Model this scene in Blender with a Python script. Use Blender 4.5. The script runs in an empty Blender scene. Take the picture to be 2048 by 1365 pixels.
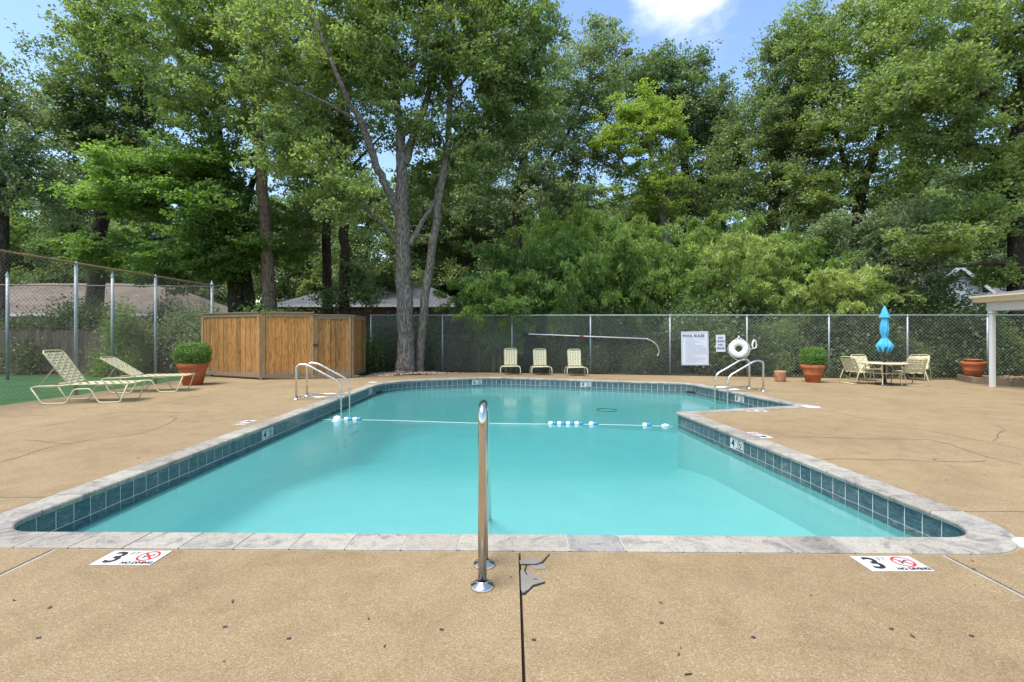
import bpy, bmesh, math, random
import numpy as np
from mathutils import Vector, Matrix
from mathutils.geometry import delaunay_2d_cdt

R = math.radians
S = bpy.context.scene
COL = S.collection
rnd = random.Random(7)
rng = np.random.default_rng(11)

# ------------------------------------------------------------------ camera
H = 1.40          # eye height
F = 940.0         # focal length in photo pixels (2048 wide)
HZ = 668.0        # horizon row
CX = 1024.0
cam = bpy.data.cameras.new('camera')
camo = bpy.data.objects.new('camera', cam); COL.objects.link(camo)
camo.location = (0, 0, H); camo.rotation_euler = (R(90), 0, 0)
cam.sensor_width = 36.0; cam.lens = F / 2048 * 36
cam.shift_y = -(682.5 - HZ) / 2048
cam.clip_start = 0.05; cam.clip_end = 2000
S.camera = camo

# ------------------------------------------------------------------ world, sun, exposure
SUN_EL = R(68); SUN_ROT = R(-128)       # high, to the left; thin cloud softens it
w = bpy.data.worlds.new('World'); S.world = w; w.use_nodes = True
nt = w.node_tree; nt.nodes.clear()
o_ = nt.nodes.new('ShaderNodeOutputWorld'); bg = nt.nodes.new('ShaderNodeBackground')
sky = nt.nodes.new('ShaderNodeTexSky'); sky.sky_type = 'NISHITA'; sky.sun_disc = False
sky.sun_elevation = SUN_EL; sky.sun_rotation = SUN_ROT
sky.air_density = 1.25; sky.dust_density = 0.5; sky.ozone_density = 2.5
tc = nt.nodes.new('ShaderNodeTexCoord')
# thin fair-weather clouds, all round the sky
mp = nt.nodes.new('ShaderNodeMapping'); mp.inputs['Scale'].default_value = (1, 1, 2.2)
nt.links.new(tc.outputs['Generated'], mp.inputs['Vector'])
nz = nt.nodes.new('ShaderNodeTexNoise'); nz.inputs['Scale'].default_value = 3.4
nz.inputs['Detail'].default_value = 9; nz.inputs['Roughness'].default_value = 0.62
nz.inputs['Distortion'].default_value = 0.25
nt.links.new(mp.outputs[0], nz.inputs['Vector'])
# the one puff that stands over the gap in the trees
cdir = Vector(((1385 - CX) / F, 1.0, (HZ + 18) / F)).normalized()
dp = nt.nodes.new('ShaderNodeVectorMath'); dp.operation = 'DISTANCE'
nrm = nt.nodes.new('ShaderNodeVectorMath'); nrm.operation = 'NORMALIZE'
nt.links.new(tc.outputs['Generated'], nrm.inputs[0])
sc3 = nt.nodes.new('ShaderNodeVectorMath'); sc3.operation = 'MULTIPLY'
sc3.inputs[1].default_value = (1.0, 1.0, 1.25)
nt.links.new(nrm.outputs[0], sc3.inputs[0])
nt.links.new(sc3.outputs[0], dp.inputs[0]); dp.inputs[1].default_value = (cdir.x, cdir.y, cdir.z * 1.25)
mr = nt.nodes.new('ShaderNodeMapRange'); mr.inputs['From Min'].default_value = 0.02
mr.inputs['From Max'].default_value = 0.17; mr.inputs['To Min'].default_value = 0.30; mr.inputs['To Max'].default_value = 0.0
nt.links.new(dp.outputs['Value'], mr.inputs['Value'])
ad = nt.nodes.new('ShaderNodeMath'); ad.operation = 'ADD'
nt.links.new(nz.outputs['Fac'], ad.inputs[0]); nt.links.new(mr.outputs[0], ad.inputs[1])
cr = nt.nodes.new('ShaderNodeMapRange'); cr.interpolation_type = 'SMOOTHSTEP'
cr.inputs['From Min'].default_value = 0.60; cr.inputs['From Max'].default_value = 0.95
nt.links.new(ad.outputs[0], cr.inputs['Value'])
cm = nt.nodes.new('ShaderNodeMix'); cm.data_type = 'RGBA'
nt.links.new(cr.outputs[0], cm.inputs[0]); nt.links.new(sky.outputs[0], cm.inputs[6])
cm.inputs[7].default_value = (5.6, 5.8, 6.1, 1)
nt.links.new(cm.outputs[2], bg.inputs['Color']); bg.inputs['Strength'].default_value = 0.142
nt.links.new(bg.outputs[0], o_.inputs[0])

sun = bpy.data.lights.new('sun', 'SUN'); sun.energy = 3.6; sun.angle = R(32.0); sun.color = (1, 0.95, 0.87)
suno = bpy.data.objects.new('sun', sun); COL.objects.link(suno)
sd = Vector((math.sin(SUN_ROT) * math.cos(SUN_EL), math.cos(SUN_ROT) * math.cos(SUN_EL), math.sin(SUN_EL)))
suno.rotation_euler = sd.to_track_quat('Z', 'Y').to_euler(); suno.location = sd * 60

vs = S.view_settings
vs.view_transform = 'Standard'; vs.look = 'None'; vs.gamma = 1.0; vs.use_curve_mapping = False
vs.exposure = 0.97
S.cycles.max_bounces = 8; S.cycles.transparent_max_bounces = 12; S.cycles.diffuse_bounces = 4
S.cycles.glossy_bounces = 3; S.cycles.transmission_bounces = 4; S.cycles.volume_bounces = 0
S.cycles.sample_clamp_indirect = 6.0
S.cycles.use_denoising = True

# ------------------------------------------------------------------ photo pixel helpers
def G(px, py, z=0.0):
    """point where the ray of a photo pixel meets the horizontal plane z"""
    D = F * (H - z) / (py - HZ)
    return Vector(((px - CX) / F * D, D, z))
def P(px, py, D):
    """point on a photo pixel's ray at depth D"""
    return Vector(((px - CX) / F * D, D, H + (HZ - py) / F * D))
def XatD(px, D): return (px - CX) / F * D

# ------------------------------------------------------------------ object helpers
def np_mesh(name, V, faces_flat, nper, smooth=False):
    """V (n,3); faces_flat int array of loops; nper vertices per face (int) or array of counts"""
    me = bpy.data.meshes.new(name)
    V = np.asarray(V, dtype=np.float32); L = np.asarray(faces_flat, dtype=np.int32).ravel()
    me.vertices.add(len(V)); me.vertices.foreach_set('co', V.ravel())
    me.loops.add(len(L)); me.loops.foreach_set('vertex_index', L)
    if np.isscalar(nper):
        nf = len(L) // nper; st = np.arange(nf, dtype=np.int32) * nper; tot = np.full(nf, nper, np.int32)
    else:
        tot = np.asarray(nper, np.int32); st = np.concatenate(([0], np.cumsum(tot)[:-1])).astype(np.int32); nf = len(tot)
    me.polygons.add(nf); me.polygons.foreach_set('loop_start', st); me.polygons.foreach_set('loop_total', tot)
    me.polygons.foreach_set('use_smooth', np.full(nf, smooth, dtype=bool))
    me.update(calc_edges=True)
    return me

class MB:
    """collects shapes into one mesh"""
    def __init__(s): s.v = []; s.f = []; s.sm = []
    def add(s, verts, faces, smooth=False):
        b = len(s.v); s.v += [tuple(p) for p in verts]
        for f in faces: s.f.append(tuple(b + i for i in f)); s.sm.append(smooth)
        return s
    def box(s, c, d, rz=0.0, bev=0.0):
        x, y, z = d[0] / 2, d[1] / 2, d[2] / 2
        ca, sa = math.cos(rz), math.sin(rz)
        def t(p): return (c[0] + p[0] * ca - p[1] * sa, c[1] + p[0] * sa + p[1] * ca, c[2] + p[2])
        if bev <= 0:
            vs_ = [t(p) for p in ((-x,-y,-z),(x,-y,-z),(x,y,-z),(-x,y,-z),(-x,-y,z),(x,-y,z),(x,y,z),(-x,y,z))]
            return s.add(vs_, [(0,3,2,1),(4,5,6,7),(0,1,5,4),(1,2,6,5),(2,3,7,6),(3,0,4,7)])
        bm = bmesh.new(); bmesh.ops.create_cube(bm, size=1)
        for v in bm.verts: v.co = Vector((v.co.x * d[0], v.co.y * d[1], v.co.z * d[2]))
        bmesh.ops.bevel(bm, geom=list(bm.edges), offset=bev, segments=2, profile=0.6, affect='EDGES')
        bm.verts.index_update()
        s.add([t(v.co) for v in bm.verts], [tuple(v.index for v in f.verts) for f in bm.faces]); bm.free(); return s
    def tube(s, path, r, seg=8, cap=True, closed=False):
        path = [Vector(p) for p in path]; n = len(path)
        rr = r if hasattr(r, '__len__') else [r] * n
        # parallel transport frame
        tang = []
        for i in range(n):
            if closed: t = path[(i + 1) % n] - path[i - 1]
            else: t = path[min(i + 1, n - 1)] - path[max(i - 1, 0)]
            tang.append(t.normalized() if t.length > 1e-9 else Vector((0, 0, 1)))
        up = Vector((0, 0, 1)) if abs(tang[0].z) < 0.9 else Vector((1, 0, 0))
        nrm_ = (up - tang[0] * up.dot(tang[0])).normalized()
        vs_ = []
        for i in range(n):
            nrm_ = nrm_ - tang[i] * nrm_.dot(tang[i])
            nrm_ = nrm_.normalized() if nrm_.length > 1e-6 else tang[i].orthogonal().normalized()
            b = tang[i].cross(nrm_)
            for k in range(seg):
                a = 2 * math.pi * k / seg
                vs_.append(path[i] + (nrm_ * math.cos(a) + b * math.sin(a)) * rr[i])
        fs = []
        m = n if closed else n - 1
        for i in range(m):
            j = (i + 1) % n
            for k in range(seg):
                k2 = (k + 1) % seg
                fs.append((i * seg + k, i * seg + k2, j * seg + k2, j * seg + k))
        s.add(vs_, fs, True)
        if cap and not closed:
            b0 = len(s.v) - len(vs_)
            s.f.append(tuple(b0 + k for k in range(seg - 1, -1, -1))); s.sm.append(False)
            s.f.append(tuple(b0 + (n - 1) * seg + k for k in range(seg))); s.sm.append(False)
        return s
    def lathe(s, prof, seg=28, c=(0, 0, 0), mod=None, smooth=True):
        vs_ = []; n = len(prof)
        for i, (r, z) in enumerate(prof):
            for k in range(seg):
                a = 2 * math.pi * k / seg
                rr = r * (mod(a, i) if mod else 1)
                vs_.append((c[0] + rr * math.cos(a), c[1] + rr * math.sin(a), c[2] + z))
        fs = []
        for i in range(n - 1):
            for k in range(seg):
                k2 = (k + 1) % seg
                fs.append((i * seg + k, i * seg + k2, (i + 1) * seg + k2, (i + 1) * seg + k))
        return s.add(vs_, fs, smooth)
    def prism(s, poly, z0, z1):
        n = len(poly); vs_ = [(p[0], p[1], z0) for p in poly] + [(p[0], p[1], z1) for p in poly]
        fs = [tuple(range(n - 1, -1, -1)), tuple(range(n, 2 * n))]
        fs += [(i, (i + 1) % n, n + (i + 1) % n, n + i) for i in range(n)]
        return s.add(vs_, fs)
    def mesh(s, name):
        me = bpy.data.meshes.new(name); me.from_pydata(s.v, [], s.f)
        me.polygons.foreach_set('use_smooth', s.sm); me.update(); return me
    def build(s, name, mat, parent=None, loc=None, rz=0.0):
        return link(name, s.mesh(name), mat, parent, loc, rz)

def link(name, me, mat, parent=None, loc=None, rz=0.0):
    o = bpy.data.objects.new(name, me); COL.objects.link(o)
    if mat and len(me.materials) == 0: me.materials.append(mat)
    if parent: o.parent = parent
    if loc is not None: o.location = loc
    if rz: o.rotation_euler = (0, 0, rz)
    return o
def tag(o, label=None, cat=None, group=None, kind=None):
    if label: o['label'] = label
    if cat: o['category'] = cat
    if group: o['group'] = group
    if kind: o['kind'] = kind
    return o
def thing(name, label, cat, loc=(0, 0, 0), rz=0.0, group=None):
    o = bpy.data.objects.new(name, None); COL.objects.link(o); o.empty_display_size = 0.2
    o.location = loc; o.rotation_euler = (0, 0, rz)
    return tag(o, label, cat, group)
def dup(root, loc, rz=0.0, label=None, group=None, scale=None):
    kids = {}
    for o in bpy.data.objects:
        if o.parent: kids.setdefault(o.parent.name, []).append(o)
    def cp(o, par):
        c = o.copy(); COL.objects.link(c); c.parent = par
        for k in kids.get(o.name, []): cp(k, c)
        return c
    r = cp(root, None); r.location = loc; r.rotation_euler = (0, 0, rz)
    if scale: r.scale = scale
    if label: r['label'] = label
    if group: r['group'] = group
    return r

# ------------------------------------------------------------------ material helpers
def srgb(r, g, b):
    f = lambda c: (c / 255 / 12.92) if c / 255 <= 0.04045 else ((c / 255 + 0.055) / 1.055) ** 2.4
    return (f(r), f(g), f(b), 1)
class M_:
    def __init__(s, name):
        s.m = bpy.data.materials.new(name); s.m.use_nodes = True; s.t = s.m.node_tree
        s.b = s.t.nodes['Principled BSDF']; s.out = s.t.nodes['Material Output']
    def n(s, kind, **kw):
        nd = s.t.nodes.new(kind)
        for k, v in kw.items():
            if k in nd.inputs: nd.inputs[k].default_value = v
            else: setattr(nd, k, v)
        return nd
    def l(s, a, b): s.t.links.new(a, b)
    def coord(s, which='Object', scale=(1, 1, 1), rand=0.0):
        t = s.n('ShaderNodeTexCoord'); m = s.n('ShaderNodeMapping'); m.inputs['Scale'].default_value = scale
        s.l(t.outputs[which], m.inputs['Vector'])
        if rand:
            oi = s.n('ShaderNodeObjectInfo'); mu = s.n('ShaderNodeMath', operation='MULTIPLY'); mu.inputs[1].default_value = rand
            s.l(oi.outputs['Random'], mu.inputs[0])
            cb = s.n('ShaderNodeCombineXYZ')
            for k in range(3): s.l(mu.outputs[0], cb.inputs[k])
            s.l(cb.outputs[0], m.inputs['Location'])
        return m.outputs[0]
    def noise(s, vec, scale, detail=4, rough=0.55, dist=0.0):
        n = s.n('ShaderNodeTexNoise'); n.inputs['Scale'].default_value = scale; n.inputs['Detail'].default_value = detail
        n.inputs['Roughness'].default_value = rough; n.inputs['Distortion'].default_value = dist
        s.l(vec, n.inputs['Vector']); return n.outputs['Fac']
    def ramp(s, fac, stops):
        r = s.n('ShaderNodeValToRGB'); e = r.color_ramp.elements
        e[0].position, e[0].color = stops[0]; e[1].position, e[1].color = stops[1]
        for p, c in stops[2:]:
            x = e.new(p); x.color = c
        s.l(fac, r.inputs[0]); return r.outputs[0]
    def mix(s, fac, a, b, mode='MIX'):
        m = s.n('ShaderNodeMix', data_type='RGBA', blend_type=mode)
        for sock, v in ((0, fac), (6, a), (7, b)):
            if hasattr(v, 'is_linked') or hasattr(v, 'links'): s.l(v, m.inputs[sock])
            else: m.inputs[sock].default_value = v
        return m.outputs[2]
    def bump(s, h, strength=0.3, dist=0.01):
        b = s.n('ShaderNodeBump'); b.inputs['Strength'].default_value = strength; b.inputs['Distance'].default_value = dist
        s.l(h, b.inputs['Height']); s.l(b.outputs[0], s.b.inputs['Normal'])
    def set(s, color=None, rough=None, metal=None, spec=None):
        if color is not None:
            if hasattr(color, 'links'): s.l(color, s.b.inputs['Base Color'])
            else: s.b.inputs['Base Color'].default_value = color
        if rough is not None:
            if hasattr(rough, 'links'): s.l(rough, s.b.inputs['Roughness'])
            else: s.b.inputs['Roughness'].default_value = rough
        if metal is not None: s.b.inputs['Metallic'].default_value = metal
        if spec is not None: s.b.inputs['Specular IOR Level'].default_value = spec
        return s.m
def c4(r, g, b): return (r, g, b, 1)
def simple(name, col, rough=0.5, metal=0.0, var=0.12, scale=6.0, spec=0.5, bump=0.0, rand=3.0):
    m = M_(name); v = m.coord('Object', rand=rand)
    f = m.noise(v, scale, 6, 0.6)
    lo = tuple(c * (1 - var) for c in col[:3]) + (1,); hi = tuple(min(1, c * (1 + var)) for c in col[:3]) + (1,)
    m.set(m.ramp(f, [(0.3, lo), (0.7, hi)]), rough, metal, spec)
    if bump: m.bump(m.noise(v, scale * 8, 4), bump, 0.003)
    return m.m

# deck: exposed aggregate concrete
def mat_deck():
    m = M_('exposed_aggregate_concrete'); v = m.coord('Object')
    vo = m.n('ShaderNodeTexVoronoi'); vo.inputs['Scale'].default_value = 190; m.l(v, vo.inputs['Vector'])
    sep = m.n('ShaderNodeSeparateColor'); m.l(vo.outputs['Color'], sep.inputs[0])
    peb = m.ramp(sep.outputs[0], [(0.0, c4(.215, .125, .055)), (0.35, c4(.36, .235, .118)), (0.7, c4(.45, .315, .170)), (0.93, c4(.52, .40, .26)), (1.0, c4(.72, .62, .46))])
    fine = m.noise(v, 330, 2)
    peb = m.mix(0.5, peb, m.ramp(fine, [(0.25, c4(.24, .15, .072)), (0.75, c4(.55, .40, .23))]))
    big = m.noise(v, 0.55, 5, 0.6, 0.6)
    mid = m.noise(v, 3.1, 6, 0.65, 0.3)
    st = m.ramp(big, [(0.30, c4(.86, .83, .81)), (0.48, c4(.97, .96, .955)), (0.66, c4(1.03, 1.03, 1.03))])
    oi = m.n('ShaderNodeObjectInfo'); st = m.mix(1.0, st, m.ramp(oi.outputs['Random'], [(0, c4(.94, .93, .92)), (1, c4(1.05, 1.05, 1.04))]), 'MULTIPLY')
    blot = m.noise(v, 1.6, 7, 0.72, 1.4); st = m.mix(1.0, st, m.ramp(blot, [(0.34, c4(.89, .88, .87)), (0.46, c4(1, 1, 1))]), 'MULTIPLY')
    st2 = m.ramp(mid, [(0.30, c4(.86, .84, .82)), (0.55, c4(1.0, 1.0, 1.0)), (0.8, c4(1.06, 1.06, 1.07))])
    col = m.mix(1.0, m.mix(1.0, peb, st, 'MULTIPLY'), st2, 'MULTIPLY')
    # pale lime spots
    sp = m.noise(v, 7.0, 8, 0.7)
    spm = m.ramp(sp, [(0.70, c4(0, 0, 0)), (0.76, c4(.5, .5, .5))])
    col = m.mix(spm, col, c4(.52, .43, .31))
    m.set(m.mix(1.0, col, c4(.645, .685, .70), 'MULTIPLY'), 0.85, 0, 0.25)
    m.bump(vo.outputs['Distance'], 0.5, 0.004)
    return m.m
DECK = mat_deck()
def mat_coping():
    m = M_('travertine'); v = m.coord('Object', (1, 1, 1), rand=40)
    oi = m.n('ShaderNodeObjectInfo')
    base = m.ramp(oi.outputs['Random'], [(0, c4(.235, .215, .190)), (0.35, c4(.285, .265, .236)), (0.7, c4(.325, .304, .266)), (1, c4(.245, .236, .224))])
    m.t.nodes[-1].color_ramp.interpolation = 'LINEAR'
    f1 = m.noise(v, 5.5, 8, 0.7, 0.9); f2 = m.noise(v, 60, 6, 0.75, 0.3)
    col = m.mix(1.0, base, m.ramp(f1, [(0.36, c4(.60, .58, .60)), (0.46, c4(.92, .91, .91)), (0.56, c4(1.12, 1.10, 1.05)), (0.66, c4(1.02, .95, .86))]), 'MULTIPLY')
    pits = m.ramp(f2, [(0.33, c4(.40, .36, .33)), (0.47, c4(1, 1, 1)), (0.7, c4(1.1, 1.09, 1.06))])
    col = m.mix(0.8, col, pits, 'MULTIPLY')
    m.set(col, 0.7, 0, 0.3); m.bump(f2, 0.35, 0.006); return m.m
COPING = mat_coping()
def mat_tile():
    m = M_('slate_blue_glazed_tile'); oi = m.n('ShaderNodeObjectInfo')
    t = m.n('ShaderNodeTexCoord'); mp_ = m.n('ShaderNodeMapping'); m.l(t.outputs['Object'], mp_.inputs['Vector'])
    cb = m.n('ShaderNodeCombineXYZ'); mu = m.n('ShaderNodeMath', operation='MULTIPLY'); mu.inputs[1].default_value = 57
    m.l(oi.outputs['Random'], mu.inputs[0]); m.l(mu.outputs[0], cb.inputs[0]); m.l(mu.outputs[0], cb.inputs[2])
    m.l(cb.outputs[0], mp_.inputs['Location'])
    mu2 = m.n('ShaderNodeMath', operation='MULTIPLY'); mu2.inputs[1].default_value = 40
    m.l(oi.outputs['Random'], mu2.inputs[0]); cb2 = m.n('ShaderNodeCombineXYZ'); m.l(mu2.outputs[0], cb2.inputs[1]); m.l(cb2.outputs[0], mp_.inputs['Rotation'])
    mp_.inputs['Scale'].default_value = (3.5, 3.5, 16)
    f = m.noise(mp_.outputs[0], 2.6, 6, 0.62, 1.6)
    col = m.ramp(f, [(0.32, c4(.016, .034, .045)), (0.42, c4(.055, .095, .105)), (0.48, c4(.026, .055, .070)), (0.54, c4(.10, .145, .145)), (0.60, c4(.075, .100, .070)), (0.68, c4(.19, .23, .22))])
    tone = m.ramp(oi.outputs['Random'], [(0, c4(.75, .85, .95)), (1, c4(1.15, 1.1, 1.1))])
    m.set(m.mix(1.0, col, tone, 'MULTIPLY'), 0.28, 0, 0.5); m.bump(f, 0.15, 0.004); return m.m
TILE = mat_tile()
GROUT = simple('grout', c4(.62, .63, .61), 0.8, var=.1)
PLASTER = simple('pool_plaster', c4(.52, .61, .585), 0.6, var=.06, scale=1.2)
CAULK = simple('caulk', c4(.27, .20, .115), 0.8, var=.15, scale=9)
FILL = simple('joint_filler', c4(.27, .255, .225), 0.8, var=.2, scale=12)
DARK = simple('dark_gap', c4(.018, .015, .012), 0.9, var=.3, scale=20)
CRACK = simple('crack_dirt', c4(.10, .07, .045), 0.95, var=.4, scale=8)
STEEL = simple('polished_steel', c4(.64, .61, .56), 0.17, 1.0, var=.04)
def mat_steel2():
    m = M_('weathered_steel'); v = m.coord('Object'); f = m.noise(v, 14, 5)
    m.set(m.ramp(f, [(.3, c4(.62, .61, .58)), (.7, c4(.76, .75, .72))]), m.ramp(f, [(.3, c4(.2, .2, .2)), (.7, c4(.36, .36, .36))]), 1.0); return m.m
STEEL2 = mat_steel2()
GALV = simple('galvanised_steel', c4(.27, .30, .31), 0.5, 0.5, var=.14, scale=9)
WIRE = simple('galvanised_wire', c4(.33, .34, .33), 0.5, 0.2, var=.15, scale=3)
RUSTW = simple('old_wire', c4(.20, .18, .15), 0.7, 0.3, var=.3, scale=2)
RUST = simple('rusty_rail', c4(.24, .155, .085), 0.8, 0.2, var=.35, scale=5)
CREAM = simple('cream_powder_coat', c4(.54, .49, .30), 0.42, 0.0, var=.05)
STRAP = simple('cream_vinyl_strap', c4(.57, .53, .335), 0.45, 0.0, var=.08, scale=5)
TERRA = simple('terracotta', c4(.40, .122, .050), 0.85, 0, var=.26, scale=5, bump=.2, spec=.2)
TERRA2 = simple('weathered_clay', c4(.36, .17, .085), 0.85, 0, var=.35, scale=9, bump=.2)
SOIL = simple('soil', c4(.05, .035, .022), 0.95, var=.4, scale=20)
WHITE = simple('white_paint', c4(.58, .58, .565), 0.5, var=.04)
SIGNW = simple('sign_white', c4(.54, .56, .60), 0.4, var=.03)
MARKW = simple('marker_white', c4(.46, .46, .45), 0.6, var=.12, scale=14)
INK = simple('black_ink', c4(.015, .015, .015), 0.6, var=.1)
NAVY = simple('navy_ink', c4(.035, .05, .17), 0.5, var=.1)
GREYINK = simple('grey_ink', c4(.30, .33, .43), 0.5, var=.1)
REDINK = simple('red_ink', c4(.45, .02, .02), 0.5, var=.1)
BLUEFL = simple('blue_plastic', c4(.04, .17, .38), 0.35, var=.05)
WHITEFL = simple('white_plastic', c4(.82, .83, .83), 0.35, var=.03)
ROPE = simple('white_rope', c4(.75, .75, .72), 0.8, var=.1, scale=60)
AQUA = simple('aqua_canvas', c4(.08, .39, .60), 0.92, var=.2, scale=9, spec=.15, bump=.3)
BLACKM = simple('black_metal', c4(.02, .02, .02), 0.45, var=.2)
GREYPATCH = simple('grey_mortar', c4(.19, .17, .145), 0.9, var=.12, scale=9, bump=.2)
def mat_wood(name, a, b, c, weather):
    m = M_(name); oi = m.n('ShaderNodeObjectInfo')
    v = m.coord('Object', (9, 9, 0.9), rand=50)
    f = m.noise(v, 3.0, 8, 0.65, 1.2)
    col = m.ramp(f, [(0.36, a), (0.5, b), (0.64, c)])
    tone = m.ramp(oi.outputs['Random'], [(0, c4(.66, .68, .70)), (.5, c4(1, 1, 1)), (1, c4(1.25, 1.18, 1.05))])
    col = m.mix(1.0, col, tone, 'MULTIPLY')
    v2 = m.coord('Object', (6.0, 6.0, 2.6), rand=70)      # knots
    vo = m.n('ShaderNodeTexVoronoi'); vo.inputs['Scale'].default_value = 1.0; m.l(v2, vo.inputs['Vector'])
    k = m.ramp(vo.outputs['Distance'], [(0.06, c4(.32, .22, .16)), (0.17, c4(1, 1, 1))])
    col = m.mix(0.9, col, k, 'MULTIPLY')
    # grey weathering that climbs from the foot of each board
    t = m.n('ShaderNodeTexCoord'); sp = m.n('ShaderNodeSeparateXYZ'); m.l(t.outputs['Object'], sp.inputs[0])
    ns = m.noise(m.coord('Object', (4, 4, 1), rand=30), 2.0, 6, 0.7)
    mu = m.n('ShaderNodeMath', operation='MULTIPLY_ADD'); mu.inputs[1].default_value = -1.1; mu.inputs[2].default_value = 0.42
    m.l(sp.outputs[2], mu.inputs[0])
    ad_ = m.n('ShaderNodeMath', operation='ADD'); m.l(mu.outputs[0], ad_.inputs[0]); m.l(ns, ad_.inputs[1])
    mk = m.ramp(ad_.outputs[0], [(0.62, c4(0, 0, 0)), (0.95, c4(weather, weather, weather))])
    col = m.mix(mk, col, c4(.20, .165, .125))
    m.set(col, 0.8, 0, 0.2); m.bump(f, 0.3, 0.004); return m.m
CEDAR = mat_wood('cedar_board', c4(.20, .088, .024), c4(.33, .165, .050), c4(.42, .235, .085), 0.9)
CEDARTRIM = mat_wood('cedar_trim', c4(.19, .115, .052), c4(.28, .178, .085), c4(.34, .225, .115), 0.7)
OLDWOOD = mat_wood('grey_board', c4(.060, .048, .036), c4(.10, .082, .062), c4(.14, .115, .09), 0.4)

def mat_bark(name, a, b, c, sc=1.0):
    m = M_(name); v = m.coord('Object', (5 * sc, 5 * sc, 1.1 * sc))
    f = m.noise(v, 2.6, 8, 0.7, 0.8)
    vo = m.n('ShaderNodeTexVoronoi'); vo.inputs['Scale'].default_value = 5.0; m.l(v, vo.inputs['Vector'])
    mx = m.n('ShaderNodeMath', operation='MULTIPLY'); m.l(f, mx.inputs[0]); m.l(vo.outputs['Distance'], mx.inputs[1])
    col = m.ramp(mx.outputs[0], [(0.06, a), (0.22, b), (0.42, c)])
    li = m.ramp(m.noise(v, 1.1, 5, 0.7), [(0.56, c4(0, 0, 0)), (0.70, c4(.55, .55, .55))])
    col = m.mix(li, col, c4(.22, .225, .19))
    m.set(col, 0.92, 0, 0.15); m.bump(mx.outputs[0], 0.9, 0.05); return m.m
BARK_OAK = mat_bark('oak_bark', c4(.050, .042, .033), c4(.135, .118, .095), c4(.24, .215, .18))
BARK_PINE = mat_bark('pine_bark', c4(.060, .040, .028), c4(.17, .115, .080), c4(.26, .19, .14))
BARK_DARK = mat_bark('dark_bark', c4(.020, .016, .012), c4(.048, .038, .028), c4(.085, .07, .054))

def mat_leaf(name, dark, mid, light, trans=0.45, rough=0.46, spec=0.45, nscale=0.55):
    m = M_(name); g = m.n('ShaderNodeNewGeometry')
    col = m.ramp(g.outputs['Random Per Island'], [(0.0, dark), (0.5, mid), (1.0, light)])
    v = m.coord('Object')
    f = m.noise(v, nscale, 3, 0.5)
    col = m.mix(1.0, col, m.ramp(f, [(0.3, c4(.88, .92, .88)), (0.7, c4(1.42, 1.36, 1.22))]), 'MULTIPLY')
    oi = m.n('ShaderNodeObjectInfo')
    col = m.mix(1.0, col, m.ramp(oi.outputs['Random'], [(0, c4(.88, .92, .9)), (1, c4(1.12, 1.08, 1.0))]), 'MULTIPLY')
    m.set(col, rough, 0, spec)
    tr = m.n('ShaderNodeBsdfTranslucent')
    tcol = m.mix(1.0, col, c4(2.3, 2.4, 1.1), 'MULTIPLY'); m.l(tcol, tr.inputs[0])
    mx = m.n('ShaderNodeMixShader'); mx.inputs[0].default_value = trans
    m.l(m.b.outputs[0], mx.inputs[1]); m.l(tr.outputs[0], mx.inputs[2]); m.l(mx.outputs[0], m.out.inputs[0])
    return m.m
LEAF_OAK = mat_leaf('oak_leaf', c4(0.088, 0.128, 0.05), c4(0.128, 0.176, 0.072), c4(0.185, 0.24, 0.115))
LEAF_DARK = mat_leaf('dark_oak_leaf', c4(0.07, 0.108, 0.045), c4(0.104, 0.15, 0.062), c4(0.155, 0.208, 0.1), 0.3)
LEAF_MAPLE = mat_leaf('maple_leaf', c4(.085, .145, .040), c4(.125, .200, .055), c4(.180, .262, .090), 0.4)
LEAF_LIME = mat_leaf('lime_leaf', c4(.14, .19, .045), c4(.195, .255, .060), c4(.26, .325, .095), 0.4)
LEAF_GREY = mat_leaf('grey_green_leaf', c4(0.1, 0.138, 0.078), c4(0.14, 0.185, 0.105), c4(0.2, 0.25, 0.16), 0.3)
LEAF_BAMBOO = mat_leaf('bamboo_leaf', c4(.075, .130, .034), c4(.125, .190, .052), c4(.205, .275, .100), 0.4)
LEAF_PALE = mat_leaf('pale_bamboo_leaf', c4(.12, .165, .060), c4(.20, .25, .095), c4(.31, .36, .17), 0.4)
LEAF_IVY = mat_leaf('shaded_shrub_leaf', c4(.028,.050,.017), c4(.048,.078,.025), c4(.085,.120,.045), 0.3)  # darkened leaf colour: the shade of the understory is put into it
LEAF_BOX = mat_leaf('box_leaf', c4(0.06, 0.125, 0.024), c4(0.1, 0.19, 0.036), c4(0.15, 0.255, 0.055), 0.25, nscale=3.0)

# ------------------------------------------------------------------ pool outline
def rounded(pts, nseg=10):
    out = []; n = len(pts)
    for i, (p, r) in enumerate(pts):
        p = Vector(p); a = Vector(pts[i - 1][0]); b = Vector(pts[(i + 1) % n][0])
        if r <= 0: out.append(p); continue
        u = (a - p).normalized(); v = (b - p).normalized()
        ang = u.angle(v); tl = r / math.tan(ang / 2)
        c = p + (u + v).normalized() * (r / math.sin(ang / 2))
        s0 = p + u * tl; e0 = p + v * tl
        a0 = math.atan2(s0.y - c.y, s0.x - c.x); a1 = math.atan2(e0.y - c.y, e0.x - c.x)
        da = (a1 - a0 + math.pi) % (2 * math.pi) - math.pi
        for k in range(nseg + 1):
            t = a0 + da * k / nseg
            out.append(Vector((c.x + r * math.cos(t), c.y + r * math.sin(t))))
    return out
POOL = [((-3.72, 3.335), .32), ((3.325, 3.235), .30), ((2.93, 8.40), 0), ((5.60, 9.20), .16),
        ((4.97, 13.20), .55), ((-.5, 15.05), 1.2), ((-3.72, 13.90), 1.8)]
EDGE = rounded(POOL)
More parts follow.
